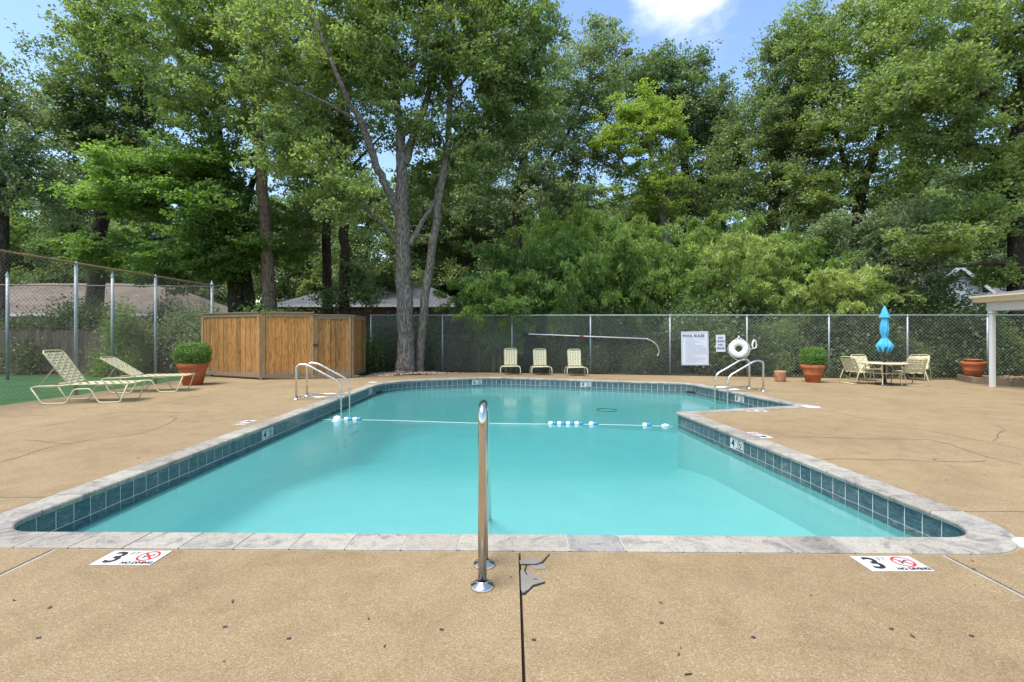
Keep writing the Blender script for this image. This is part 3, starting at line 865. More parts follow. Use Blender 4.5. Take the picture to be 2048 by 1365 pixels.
mb = MB(); mb.tube([(-.004, .245, 0), (-.005, .245, .93)], .0235, 18); mb.build('post', STEEL, t)
for y in (0, .245):
    mb = MB(); mb.lathe([(.026, .036), (.030, .034), (.033, .026), (.060, .017), (.066, .010), (.066, 0)], 32); mb.build('flange', STEEL, t, (-.004 if y else 0, y, .001))

def ladder(label, c, nrm_, tang, name='pool_ladder'):
    """c: point on the coping nose; nrm_: from water to deck; tang: along the wall"""
    t = thing(name, label, 'ladder', (c.x, c.y, 0), math.atan2(nrm_.y, nrm_.x))
    for s in (-.26, .26):
        mb = MB()
        mb.tube(fillet([(.88, s, 0), (.88, s, .74), (.66, s, .745), (-.07, s, .36), (-.07, s, -.60), (.02, s, -1.15)], .15, 8), .0225, 14)
        mb.build('rail', STEEL2, t)
        mb = MB(); mb.tube([(.88, s, .05), (-.07, s, .05)], .016, 12); mb.build('deck_brace', STEEL2, t)
        mb = MB(); mb.lathe([(.024, .028), (.05, .016), (.055, 0)], 20); mb.build('flange', STEEL2, t, (.88, s, .004))
    for k in range(4):
        mb = MB(); mb.box((-.10 - .05 * k, 0, -.30 - .16 * k), (.11, .5, .035), bev=.006); mb.build('tread', simple('tread_grey', c4(.02, .06, .05), .5), t)
    return t
ladder('steel pool ladder with submerged treads by the wooden enclosure', Vector((-3.72, 10.28)), Vector((-1, 0)), Vector((0, 1)))
wr = (Vector((4.97, 13.2)) - Vector((5.60, 9.2))).normalized()
cr_ = Vector((5.60, 9.2)) + wr * 2.42
ladder('steel pool ladder below the ring buoy', cr_, Vector((wr.y, -wr.x)), wr)

# float line
A_ = Vector((-3.70, 9.15, ZW + .012)); B_ = Vector((2.90, 8.47, ZW + .012))
t = thing('float_line', 'white safety rope with blue and white floats across the pool', 'rope', (0, 0, 0))
rp = [A_.lerp(B_, k / 60) + Vector((0, .05 * math.sin(k / 60 * math.pi * 3), -.012)) for k in range(61)]
mb = MB(); mb.tube(rp, .003, 6); mb.build('rope', ROPE, t)
def rope_at(px):
    return min(rp, key=lambda p: abs(px_of(p, 0) - px))
def float_unit(px0, px1, blue_first):
    a = rope_at((px0 + px1) / 2); d = (B_ - A_).normalized(); L = (px1 - px0) / F * a.y
    base_ = A_.lerp(B_, ((px0 + px1) / 2 - px_of(A_, 0)) / (px_of(B_, 0) - px_of(A_, 0))); 
    rz = math.atan2(d.y, d.x)
    for half in (0, 1):
        mb = MB(); x0 = -L / 2 + half * L / 2; r_ = .036
        prof = [(x0, .012), (x0 + .006, r_ * .85), (x0 + .02, r_), (x0 + L / 2 - .02, r_), (x0 + L / 2 - .006, r_ * .85), (x0 + L / 2, .012)]
        mb.tube([(x, 0, 0) for x, r in prof], [r for x, r in prof], 14)
        mb.build('float', BLUEFL if (half == 0) == blue_first else WHITEFL, t, (base_.x, a.y, ZW + .014), rz)
for a_, b_, bf in ((691, 708, False), (709, 727, False), (1109, 1126, False), (1126, 1143, False), (1143, 1160, False), (1160, 1177, False), (1188, 1206, False), (1290, 1307, False)): float_unit(a_, b_, bf)
mb = MB(); mb.tube([(2.70, 8.49, ZW + .012), (2.76, 8.485, ZW + .014), (2.84, 8.475, ZW + .014)], [.012, .034, .012], 10); mb.build('end_cone', WHITEFL, t)
t = thing('floating_dispenser', 'white ball-shaped chlorine dispenser floating by the float line', 'float', (XatD(674, 9.0), 9.0, ZW))
mb = MB(); mb.lathe([(.0001, .10), (.035, .094), (.062, .07), (.072, .03), (.070, -.01), (.05, -.05), (.03, -.07)], 20); mb.build('ball', WHITEFL, t)
mb = MB(); mb.lathe([(.073, .006), (.088, .004), (.088, -.006), (.073, -.008)], 20); mb.build('collar', simple('pale_blue_plastic', c4(.35, .6, .75), .4), t)
p = G(1213, 821, ZW)
mb = MB(); mb.tube([(.21 * math.cos(a), .21 * math.sin(a), 0) for a in np.linspace(0, 2 * math.pi, 40, endpoint=False)], .009, 6, closed=True)
tag(mb.build('floating_hoop', simple('dark_green_plastic', c4(.01, .06, .03), .5), None, (p.x, p.y, ZW + .004)), 'thin dark green hoop floating in the deep end', 'hoop')

# ------------------------------------------------------------------ chain link fences
def chain_mesh(p0, p1, h0, h1, zb=0.03, pitch=.108, wr=.0024, top_follow=True):
    """woven wire between two ground points; heights at both ends"""
    p0 = Vector(p0); p1 = Vector(p1); L = (p1 - p0).length; d = (p1 - p0) / L; nn = Vector((-d.y, d.x))
    V = []; Fc = []
    hm = max(h0, h1); k0 = int(-hm / pitch) - 1; k1 = int(L / pitch) + 1
    def hz(s): return h0 + (h1 - h0) * s / L
    for sgn in (1, -1):
        for k in range(k0, k1 + 1):
            # line s = s0 + sgn*(z-zb)
            s0 = k * pitch + (0 if sgn > 0 else hm)
            zs = [zb, hm]
            # clip to 0<=s<=L
            def s_of(z): return s0 + sgn * (z - zb)
            za, zc = zb, hm
            lo_z, hi_z = (0 - s0) / sgn + zb, (L - s0) / sgn + zb
            a, b = min(lo_z, hi_z), max(lo_z, hi_z)
            za = max(za, a); zc = min(zc, b)
            if zc - za < .02: continue
            zc = min(zc, hz(min(max(s_of(zc), 0), L)))
            if zc - za < .02: continue
            off = nn * (.003 * sgn)
            A = Vector((p0.x + d.x * s_of(za) + off.x, p0.y + d.y * s_of(za) + off.y, za)); B = Vector((p0.x + d.x * s_of(zc) + off.x, p0.y + d.y * s_of(zc) + off.y, zc))
            dv = (B - A).normalized(); n1 = Vector((nn.x, nn.y, 0)); n2 = dv.cross(n1)
            b0 = len(V)
            for Q in (A, B):
                for an in (0, 2.0944, 4.18879): V.append(Q + (n1 * math.cos(an) + n2 * math.sin(an)) * wr)
            for q in range(3): Fc += [b0 + q, b0 + (q + 1) % 3, b0 + 3 + (q + 1) % 3, b0 + 3 + q]
    return np_mesh('wire_mesh', np.array([tuple(v) for v in V]), Fc, 4)
def post(name, p, h, r, mat, parent, cap='dome', zb=-.05):
    mb = MB(); mb.tube([(0, 0, zb), (0, 0, h)], r, 12)
    if cap == 'dome': mb.lathe([(r * 1.15, h - .03), (r * 1.2, h), (r * .9, h + .03), (r * .35, h + .05), (.0001, h + .055)], 12)
    elif cap == 'acorn': mb.lathe([(r * 1.25, h - .03), (r * 1.3, h + .02), (r * .8, h + .05), (r * .6, h + .07), (r * .7, h + .09), (.0001, h + .13)], 12)
    o = mb.build(name, mat, parent, (p[0], p[1], 0)); return o
def ties(parent, p, zs, r, mat):
    for z in zs:
        mb = MB(); mb.tube([(r * math.cos(a), r * math.sin(a), z) for a in np.linspace(0, 2 * math.pi, 12, endpoint=False)], .0025, 4, closed=True); mb.build('tie', mat, parent, (p[0], p[1], 0))

# back fence
hb = lambda D: H + 37 / F * D
bf = thing('chain_link_fence', 'long grey chain link fence at the back of the deck behind the signs', 'fence')
def on_back(px):
    k = (px - CX) / F
    D = (YF0 - YFS * 2.4) / (1 + YFS * k); return Vector((k * D, D))
posts_px = [742, 885, 1024, 1181, 1340, 1494, 1658, 1815, 1975]
pb = [on_back(p) for p in posts_px]
pe = Vector((pb[-1].x + 6.5, yf(pb[-1].x + 6.5)))
for p in pb + [Vector((pb[-1].x + 2.5, yf(pb[-1].x + 2.5)))]: post('post', p, hb(p.y) - .02, .027, GALV, bf)
mb = MB(); mb.tube([(p.x, p.y, hb(p.y)) for p in pb + [pe]], .02, 10); mb.build('top_rail', GALV, bf)
link('wire_mesh', chain_mesh(pb[0], pe, hb(pb[0].y) + .03, hb(pe.y) + .03), WIRE, bf)['kind'] = 'stuff'
for p in pb: ties(bf, p, (.4, .9, 1.4), .029, GALV)
# tall court fence along the left edge of the deck
tf = thing('court_fence', 'tall chain link fence with rusty top rail behind the two loungers', 'fence')
ty = [7.9, 10.75, 13.15, 15.62]; TH = 3.02
for i, y in enumerate(ty): post('post', (FX0 - .02, y), TH - (.02 if i < 3 else -.02), .035 if i < 3 else .042, simple('painted_post', c4(.26, .31, .32), .5, .2) if i == 0 else bpy.data.materials['painted_post'], tf, 'dome' if i < 3 else 'acorn')
mb = MB(); mb.tube([(FX0 - .02, 3.0, TH + .01), (FX0 - .02, 8, TH), (FX0 - .02, 12, TH - .01), (FX0 - .02, 15.62, TH - .02)], .024, 10); mb.build('top_rail', RUST, tf)
link('wire_mesh', chain_mesh((FX0 + .03, 3.0), (FX0 + .03, 15.6), TH + .04, TH + .02, pitch=.088, wr=.0026), RUSTW, tf)['kind'] = 'stuff'
for y in ty: ties(tf, (FX0 - .02, y), (.5, 1.1, 1.7, 2.3, 2.8), .045, RUSTW)
# far side of the court
cf = thing('court_fence', 'tall chain link fence at the far side of the green turf court', 'fence')
p0 = Vector((-9.9, 15.75)); p1 = Vector((-24, 15.0))
for px in (15, 225):
    k = (px - CX) / F; D = (15.75 + 9.9 * -.0532) / (1 - .0532 * k); post('post', (k * D, D), 3.18, .042, bpy.data.materials['painted_post'], cf, 'acorn')
mb = MB(); mb.tube([(p0.x, p0.y, 2.98), (p1.x, p1.y, 3.02)], .02, 8); mb.build('top_rail', RUSTW, cf)
link('wire_mesh', chain_mesh(p1, p0, 3.05, 3.0, wr=.0022), RUSTW, cf)['kind'] = 'stuff'
# weathered board fence behind it, board by board
wf = thing('board_fence', 'old dark weathered board fence beyond the turf court', 'fence', (-24.5, 17.2, 0))
bmh = []
for hh in (1.52, 1.55, 1.49):
    mb = MB(); mb.box((0, 0, hh / 2), (.138, .022, hh)); mb.box((0, 0, hh + .0), (.08, .022, .03)); bmh.append(mb.mesh('board'))
x = 0.0; k = 0
while x < 19.0:
    link('board', bmh[k % 3], OLDWOOD, wf, (x, rnd.uniform(-.006, .006), rnd.uniform(-.02, .02)), rnd.uniform(-.02, .02)); x += .146; k += 1
for z in (.35, 1.2):
    mb = MB(); mb.box((9.5, .04, z), (19, .04, .09)); mb.build('rail', OLDWOOD, wf)

# ------------------------------------------------------------------ cedar enclosure
en = thing('wooden_enclosure', 'honey-brown cedar board enclosure with double gate', 'enclosure')
def cedar_wing(a, b, h, nboards, frame=True, gate=False, post_w=.10, zb=.06):
    a = Vector(a); b = Vector(b); L = (b - a).length; d = (b - a) / L; rz = math.atan2(d.y, d.x); out = Vector((d.y, -d.x))
    root = bpy.data.objects.new('gate' if gate else 'panel', None); COL.objects.link(root); root.parent = en
    root.location = (a.x, a.y, 0); root.rotation_euler = (0, 0, rz)
    bw = (L - .02) / nboards
    for i in range(nboards):
        mb = MB(); ww = bw - rnd.uniform(.008, .016); mb.box((0, 0, (h - zb) / 2), (ww, .018, h - zb), bev=.004)
        mb.build('board', CEDAR, root, (.01 + bw * (i + .5), rnd.uniform(-.004, .004), zb + rnd.uniform(-.004, .004)))
    # face trim: rails top and bottom, stiles at the ends, cap board
    for z, hh in ((h - .055, .11), (zb + .06, .11)):
        mb = MB(); mb.box((0, 0, 0), (L - .2, .02, hh), bev=.003); mb.build('rail', CEDARTRIM, root, (L / 2, -.021, z))
    for x in (.05, L - .05):
        mb = MB(); mb.box((0, 0, (h - zb) / 2), (.098, .021, h - zb), bev=.003); mb.build('stile', CEDARTRIM, root, (x, -.0215, zb))
    mb = MB(); mb.box((0, 0, 0), (L + .02, .10, .028), bev=.004); mb.build('cap_board', CEDARTRIM, root, (L / 2, -.01, h + .015))
    return root
E0 = Vector((-10.25, 15.55)); E1 = Vector((-7.64, 14.30)); E2 = Vector((-6.16, 14.62)); E3 = Vector((-5.08, 14.95)); E4 = Vector((-5.17, 16.5))
cedar_wing(E0, E1 - (E1 - E0).normalized() * .03, 2.04, 13)
g1 = cedar_wing(E1 + (E2 - E1).normalized() * .03, E2 - (E2 - E1).normalized() * .008, 2.04, 8, gate=True)
g2 = cedar_wing(E2 + (E3 - E2).normalized() * .012, E3 - (E3 - E2).normalized() * .03, 1.975, 7, gate=True)
cedar_wing(E3 + (E4 - E3).normalized() * .03, E4, 1.97, 8)
cedar_wing(E4, E0 + Vector((0, .9)), 1.97, 30)
for p, h in ((E1, 2.04), (E3, 1.99)):
    mb = MB(); mb.box((0, 0, h / 2), (.09, .09, h - .02), bev=.004); mb.build('post', CEDARTRIM, en, (p.x, p.y + .03, 0))
lt = MB(); lt.box((0, 0, 0), (.16, .02, .035), bev=.004); lt.box((-.03, -.012, 0), (.05, .02, .075), bev=.004); lt.box((.05, -.016, -.01), (.035, .02, .06), bev=.004)
latch = lt.build('latch', BLACKM, g2, (.04, -.045, 1.06))

# ------------------------------------------------------------------ strapped furniture
def ribbon(path, wd, side):
    """flat strap along path; side = unit vector across"""
    mb = MB(); n = len(path); th = .003
    path = [Vector(p) for p in path]; side = Vector(side); vs_ = []
    for i in range(n):
        t = (path[min(i + 1, n - 1)] - path[max(i - 1, 0)]).normalized(); nn = t.cross(side).normalized()
        for u, q in ((-1, -1), (1, -1), (1, 1), (-1, 1)): vs_.append(path[i] + side * (u * wd / 2) + nn * (q * th / 2))
    fs = []
    for i in range(n - 1):
        for k in range(4): fs.append((i * 4 + k, i * 4 + (k + 1) % 4, i * 4 + 4 + (k + 1) % 4, i * 4 + 4 + k))
    fs += [(3, 2, 1, 0), tuple((n - 1) * 4 + k for k in range(4))]
    mb.add(vs_, fs); return mb
def weave(root, o, u, v, Lu, Lv, nu, nv, wu, wv, mat, margin=.0):
    """straps over a flat frame: nu straps run along v, nv straps run along u"""
    o = Vector(o); u = Vector(u).normalized(); v = Vector(v).normalized(); nn = u.cross(v).normalized()
    for j in range(nv):                       # across
        y = (j + .5) / nv * Lv; pts = [o + v * y + u * (Lu * k / 24) + nn * (.006 * (1 if j % 2 else -1) * math.cos(math.pi * nu * k / 24)) for k in range(25)]
        pts[0] = pts[0] - u * .012; pts[-1] = pts[-1] + u * .012
        ribbon(pts, wv, v).build('strap', mat, root)
    for i in range(nu):                       # lengthways
        x = (i + .5) / nu * Lu; m = nv * 3
        pts = [o + u * x + v * (Lv * k / m) + nn * (.006 * (-1 if i % 2 else 1) * math.cos(math.pi * nv * k / m)) for k in range(m + 1)]
        ribbon(pts, wu, u).build('strap', mat, root)
def lounger(name, label, ang, loc, rz, W=.60, seat_len=1.12, back_len=.82, seat_z=.38, head=.58, cat='lounger', group=None, short=False):
    """+x runs from the head end to the foot end; origin on the ground under the head end of the rails"""
    t = thing(name, label, cat, loc, rz, group)
    L = head + seat_len; z = seat_z; r = .0135; hw = W / 2
    for s in (-1, 1):
        y = s * hw; yo = s * (hw + .03)
        if not short:
            # side rail, then one bent tube that makes both skid feet
            mb = MB(); mb.tube(fillet([(0, yo, z - .05), (.10, yo, z - .02), (head - .05, y, z - .02), (head + .04, y, z), (L, y, z)], .08), r, 10); mb.build('side_rail', CREAM, t)
            for pts in ([(0, yo, z - .05), (.19, yo, r), (.60, yo, r), (.74, yo, z - .09), (1.02, yo, z - .085), (1.17, yo, r), (1.55, yo, r), (L - .03, y, z - .01)],):
                mb = MB(); mb.tube(fillet(pts, .055), r, 10); mb.build('leg', CREAM, t)
        else:
            mb = MB(); mb.tube(fillet([(0, y, z - .03), (head, y, z), (L, y, z)], .05), r, 10); mb.build('side_rail', CREAM, t)
            for x0, x1 in ((L - .04, L + .02), (.18, .12)):
                mb = MB(); mb.tube(fillet([(x0, y * .93, z - .012), (x0, s * (hw + .07), z - .01), (x1, s * (hw + .095), .16), (x1, s * (hw + .085), r)], .06), r, 10); mb.build('leg', CREAM, t)
    # end bars
    for x, zz, yy in ((L, z, hw), (head + .02, z - .012, hw)):
        mb = MB(); mb.tube([(x, -yy, zz), (x, yy, zz)], r, 10); mb.build('cross_bar', CREAM, t)
    if not short:
        mb = MB(); mb.tube([(0, -hw - .03, z - .05), (0, hw + .03, z - .05)], r, 10); mb.build('cross_bar', CREAM, t)
    hx, hz_ = head + .02, z
    d = Vector((-math.cos(ang), 0, math.sin(ang)))
    bw = hw - .03; P0 = Vector((hx, 0, hz_))
    loop = fillet([P0 + Vector((0, -bw, 0)), P0 + d * back_len + Vector((0, -bw, 0)), P0 + d * back_len + Vector((0, bw, 0)), P0 + Vector((0, bw, 0))], .10)
    mb = MB(); mb.tube(loop, r, 10); mb.build('back_frame', CREAM, t)
    # prop that holds the back up
    if not short:
        q = P0 + d * back_len * .52
        mb = MB(); mb.tube(fillet([(.06, -bw + .04, z - .04), q + Vector((0, -bw + .02, 0)), q + Vector((0, bw - .02, 0)), (.06, bw - .04, z - .04)], .03), .008, 8); mb.build('prop', CREAM, t)
        for s in (-1, 1):
            mb = MB(); mb.box((.22, s * (bw - .03), z - .035), (.30, .012, .03)); mb.build('ratchet', CREAM, t)
    weave(t, P0 + Vector((0, -bw, 0)) + d * .03, (0, 1, 0), d, bw * 2, back_len - .07, 5 if short else 6, 8 if short else 11, .050, .040 if short else .043, STRAP)
    weave(t, (head + .05, -hw, z + .004), (0, 1, 0), (1, 0, 0), W, L - head - .08, 6, max(5, int((L - head) / .078)), .054, .046, STRAP)
    return t
def lounger_at(label, ang, head_foot_px, foot_foot_px, group):
    a = G(*head_foot_px); b = G(*foot_foot_px); rz = math.atan2(b.y - a.y, b.x - a.x)
    d = Vector((math.cos(rz), math.sin(rz), 0)); n = Vector((-d.y, d.x, 0))
    o = a - d * .19 + n * .33            # a is the near-side contact point
    return lounger('sun_lounger', label, ang, o, rz, group=group)
GL = 'strapped loungers by the turf'
lounger_at('cream strapped lounger with steep back standing before the chain link fence post', R(56), (84, 809.6), (238, 806), GL)
lounger_at('cream strapped lounger with low reclined back beside the boxwood planter', R(34), (222, 787.5), (339, 784.7), GL)
GB = 'short strapped chairs along the back fence'
for px, py, ang, rz, lab in ((1021, 750.5, R(80), R(-90), 'cream strapped chair standing nearest the big oak'), (1084, 751.5, R(76), R(-86), 'middle one of three cream strapped chairs by the back fence'), (1155, 753, R(76), R(-87), 'cream strapped chair under the middle of the white hook pole')):
    p = G(px, py); d = Vector((math.cos(rz), math.sin(rz), 0)); 
    lounger('strap_chair', lab, ang, p - d * .62, rz, W=.50, seat_len=.50, back_len=.60, seat_z=.285, head=.10, cat='chair', group=GB, short=True)

def patio_chair(label, loc, rz, group):
    """+x is the way the chair faces"""
    t = thing('patio_chair', label, 'chair', loc, rz, group); r = .0125; hw = .27
    for s in (-1, 1):
        y = s * hw
        mb = MB(); mb.tube(fillet([(.30, y, r), (.20, y, .36), (.27, y, .52), (-.10, y, .53), (-.22, y, .36), (-.36, y, r)], .07), r, 10); mb.build('arm_and_leg', CREAM, t)
    mb = MB(); mb.tube([(-.36, -hw, r + .012), (-.36, hw, r + .012)], r, 8); mb.build('stretcher', CREAM, t)
    mb = MB(); mb.tube(fillet([(-.17, -.24, .32), (.27, -.24, .36), (.27, .24, .36), (-.17, .24, .32)], .06), r, 10); mb.build('seat_frame', CREAM, t)
    mb = MB(); mb.tube(fillet([(-.17, -.24, .32), (-.34, -.24, .755), (-.34, .24, .755), (-.17, .24, .32)], .09), r, 10); mb.build('back_frame', CREAM, t)
    for s in (-1, 1):
        mb = MB(); mb.tube([(-.20, s * hw, .40), (-.205, s * .24, .41)], r, 8); mb.tube([(.20, s * hw, .36), (.20, s * .24, .355)], r, 8); mb.build('bracket', CREAM, t)
    d = Vector((-.17, 0, .435)).normalized()
    weave(t, (-.18, -.24, .345), (0, 1, 0), d, .48, .40, 5, 6, .055, .052, STRAP)
    weave(t, (-.15, -.24, .328), (0, 1, 0), (.44, 0, .04), .48, .40, 5, 6, .058, .055, STRAP)
    return t
TC = G(1769, 770)
GC = 'patio chairs round the umbrella table'
for px, py, face, lab in ((1716, 767.5, 8, 'cream strap patio chair turned side-on at the umbrella table next to the boxwood planter'),
                     (1818, 770.0, 82, 'cream strap patio chair with its back turned to the pool'),
                     (1733, 761.5, 272, 'cream strap patio chair behind the table on the side of the boxwood planter'),
                     (1832, 760.5, 215, 'cream strap patio chair behind the table on the side of the white column')):
    patio_chair(lab, G(px, py), R(face), GC)
tb = thing('patio_table', 'round cream patio table around the closed blue umbrella', 'table', TC)
mb = MB(); mb.lathe([(.03, .612), (.49, .612), (.505, .604), (.505, .585), (.49, .578), (.03, .59)], 40); mb.build('top', simple('table_top', c4(.52, .48, .38), .4), tb)
mb = MB(); mb.tube([(.505 * math.cos(a), .505 * math.sin(a), .592) for a in np.linspace(0, 2 * math.pi, 40, endpoint=False)], .016, 8, closed=True); mb.build('rim', CREAM, tb)
for k in range(4):
    a = R(45 + 90 * k); c_, s_ = math.cos(a), math.sin(a)
    mb = MB(); mb.tube(smooth([(.44 * c_, .44 * s_, .585), (.41 * c_, .41 * s_, .42), (.31 * c_, .31 * s_, .25), (.38 * c_, .38 * s_, .012)]), .0125, 8); mb.build('leg', CREAM, tb)
mb = MB(); mb.tube([(.355 * math.cos(a), .355 * math.sin(a), .33) for a in np.linspace(0, 2 * math.pi, 32, endpoint=False)], .010, 6, closed=True); mb.build('ring_brace', CREAM, tb)
um = thing('umbrella', 'closed bright blue patio umbrella standing through the table', 'umbrella', TC)
mb = MB(); mb.tube([(0, 0, .02), (0, 0, 2.12)], .019, 12); mb.build('pole', BLACKM, um)
mb = MB(); mb.lathe([(.0001, .085), (.045, .085), (.05, .06), (.21, .045), (.225, .025), (.225, 0)], 32); mb.build('base', BLACKM, um)
mb = MB(); mb.tube([(0, 0, .08), (0, 0, .36)], .03, 12); mb.build('base_sleeve', BLACKM, um)
def ruf(a, i):
    amp = (.0, .05, .10, .06, .13, .16, .17, .14, .10, .16, .20, .24, .26)[min(i, 12)]
    return 1 + amp * math.cos(8 * a + .35 * i) + amp * .35 * math.cos(5 * a + 1.3 + i * .2)
mb = MB(); mb.lathe([(.001, 2.02), (.042, 1.96), (.062, 1.86), (.082, 1.74), (.095, 1.62), (.098, 1.5), (.085, 1.40), (.064, 1.33), (.060, 1.30), (.084, 1.25), (.135, 1.15), (.182, 1.06), (.172, .98)], 64, mod=ruf)
for i, v in enumerate(mb.v[-64:]):
    a = 2 * math.pi * i / 64; mb.v[len(mb.v) - 64 + i] = (v[0] * .85, v[1] * .85, v[2] + .075 * math.cos(8 * a + 4.2) - .02)
mb.build('canopy', AQUA, um)
mb = MB(); mb.lathe([(.001, 2.135), (.026, 2.13), (.042, 2.09), (.070, 1.98), (.106, 1.87), (.112, 1.845)], 48, mod=lambda a, i: 1 + (.02, .04, .08, .12, .17, .18)[i] * math.cos(8 * a)); mb.build('vent', AQUA, um)
mb = MB(); mb.lathe([(.066, 1.325), (.072, 1.318), (.066, 1.305)], 24); mb.build('tie', AQUA, um)
mb = MB(); mb.lathe([(.001, 2.175), (.016, 2.165), (.018, 2.13)], 12); mb.build('finial', simple('aqua_cap', c4(.05, .4, .6), .4), um)

# ------------------------------------------------------------------ planters
def leaf_cloud(V, N, L, W, up=0.5, droop=0.0):
    """numpy: leaf diamonds at points V with preferred normals N -> verts, loops"""
    n = len(V)
    nr = rng.normal(size=(n, 3)); nr /= np.linalg.norm(nr, axis=1)[:, None]
    nr = nr + N * up; nr /= np.linalg.norm(nr, axis=1)[:, None]
    t = rng.normal(size=(n, 3)); t[:, 2] -= droop; t -= nr * (t * nr).sum(1)[:, None]; t /= (np.linalg.norm(t, axis=1)[:, None] + 1e-9)
    b = np.cross(nr, t)
    l = (L * rng.uniform(.65, 1.25, n))[:, None]; w = (W * rng.uniform(.7, 1.25, n))[:, None]
    base = V - t * l * .5; tip = V + t * l * .5 - nr * l * .08
    m = V + t * l * .04
    le = m + b * w * .5 + nr * w * .14; ri = m - b * w * .5 + nr * w * .14
    verts = np.stack([base, ri, tip, le], 1).reshape(-1, 3)
    idx = np.arange(n)[:, None] * 4
    loops = np.concatenate([idx, idx + 1, idx + 2, idx, idx + 2, idx + 3], 1).ravel()
    return verts, loops
UPV = np.array([[0, 0, 1.0]])
def boxball(rx, rz_, n=8000):
    d = rng.normal(size=(n, 3)); d /= np.linalg.norm(d, axis=1)[:, None]
    # squarish ball: superellipsoid
    pw = (np.abs(d) ** 2.9).sum(1) ** (1 / 2.9)
    s = 1 / pw
    r = (1 - .22 * rng.random(n) ** 2.2)
    bumpy = 1 + .035 * np.sin(d[:, 0] * 9 + 1) * np.cos(d[:, 1] * 8) + .03 * np.sin(d[:, 2] * 11)
    r[:260] = 1.02 + .10 * rng.random(260)
    V = d * (s * r * bumpy)[:, None] * np.array([rx, rx, rz_])
    v, l = leaf_cloud(V, d, .040, .026, 1.0)
    return np_mesh('foliage', v, l, 3)
def planter(label, loc, R1, R0, hp, ball=None, group=None, square=False):
    t = thing('planter', label, 'planter', loc, 0, group)
    mb = MB(); mb.lathe([(.001, .005), (R0, 0), (R0 + (R1 - R0) * .38, hp * .42), (R0 + (R1 - R0) * .44, hp * .43), (R0 + (R1 - R0) * .46, hp * .47), (R0 + (R1 - R0) * .42, hp * .48), (R1 * .93, hp * .80)], 40)
    mb.build('pot', TERRA, t)
    mb = MB(); mb.lathe([(R1 * .93, hp * .80), (R1 * .985, hp * .815), (R1, hp * .84), (R1 * 1.02, hp * .97), (R1 * 1.0, hp), (R1 * .90, hp), (R1 * .88, hp * .86)], 40); mb.build('rim', TERRA, t)
    mb = MB(); mb.lathe([(.001, hp * .88), (R1 * .90, hp * .86)], 30); mb.build('soil', SOIL, t)
    if ball:
        rx, rz_ = ball
        mb = MB(); mb.lathe([(.001, rz_ * .8)] + [(rx * .78 * math.sin(a), rz_ * .8 * math.cos(a)) for a in np.linspace(.2, math.pi - .05, 12)], 20)
        o = link('foliage', boxball(rx, rz_), LEAF_BOX, t, (0, 0, hp * .93 + rz_ * .80))
        mb.build('inner_growth', SOIL, t, (0, 0, hp * .93 + rz_ * .80))
    return t
pl = G(386, 770)
planter('terracotta planter with clipped boxwood in front of the wooden enclosure', pl, .37, .23, .60, (.39, .335), 'boxwood planters')
pr = G(1625.5, 765)
planter('terracotta planter with clipped boxwood beside the small clay pot', pr, .305, .175, .51, (.30, .30), 'boxwood planters')
t = thing('clay_pot', 'small empty weathered clay pot beside the boxwood planter', 'pot', G(1560.5, 763.5))
mb = MB(); mb.lathe([(.001, .01), (.135, 0), (.142, .03), (.160, .26), (.165, .31), (.150, .315), (.142, .27), (.13, .06), (.001, .05)], 32, mod=lambda a, i: 1 + .012 * math.cos(4 * a)); mb.build('body', TERRA2, t)
mb = MB(); mb.lathe([(.001, .24), (.145, .235)], 20); mb.build('soil', SOIL, t)

# ------------------------------------------------------------------ signs and safety gear on the fence
def on_fence(px, py, off=.04):
    p = on_back(px); D = p.y - off; return Vector((XatD(px, D), D, H + (HZ - py) / F * D))
frz = math.atan2(-YFS, 1)
def sign(name, label, px0, px1, py0, py1, tilt=0.0):
    c = on_fence((px0 + px1) / 2, (py0 + py1) / 2); W = (px1 - px0) / F * c.y; Hh = (py1 - py0) / F * c.y
    t = thing(name, label, 'sign', c); t.rotation_euler = (R(90), tilt, frz)
    mb = MB(); mb.box((0, 0, 0), (W, Hh, .012), bev=.003); mb.build('board', SIGNW, t)
    return t, W, Hh
t, W, Hh = sign('rules_sign', 'large white POOL RULES sign on the fence', 1364, 1415.5, 663.5, 731, R(-.8))
z = .0075
for (x, y, ww, hh) in ((0, Hh * .475, W * .93, .005), (0, -Hh * .475, W * .93, .005), (-W * .465, 0, .005, Hh * .95), (W * .465, 0, .005, Hh * .95)):
    mb = MB(); mb.box((0, 0, 0), (ww, hh, .001)); mb.build('border_line', NAVY, t, (x, y, z))
link('heading', text_mesh('POOL RULES', .12, .005, 'LEFT'), NAVY, t, (-W * .44, Hh * .365, z))
mb = MB(); x = -W * .42
while x < W * .40:
    l_ = rnd.uniform(.02, .06); mb.box((x + l_ / 2, 0, 0), (l_, .012, .001)); x += l_ + .014
mb.build('small_print', GREYINK, t, (0, Hh * .435, z))
yy = Hh * .28; k = 0
while yy > -Hh * .44:
    ln = rnd.choice((.96, .9, .97, .6, .93, .4, .8, .95)); mb = MB(); x = -W * .34
    while x < -W * .34 + W * .76 * ln:
        l_ = rnd.uniform(.016, .07); mb.box((x + l_ / 2, 0, 0), (l_, .015, .001)); x += l_ + .014
    mb.build('text_line', GREYINK, t, (0, yy, z)); yy -= .036; k += 1
t, W, Hh = sign('warning_sign', 'small white NO DIVING NO LIFEGUARD sign on the fence', 1432.5, 1450, 670, 704, R(-1.2))
for i, s in enumerate(('NO', 'DIVING', 'NO', 'LIFEGUARD')):
    me = text_mesh(s, .098 if i < 3 else .098, .004); o = link('lettering', me, NAVY, t, (0, Hh * (.31 - .205 * i), z))
    xs = [v.co.x for v in me.vertices]; wdt = max(xs) - min(xs); lim = W * .84
    if wdt > lim: o.scale = (lim / wdt, 1, 1)
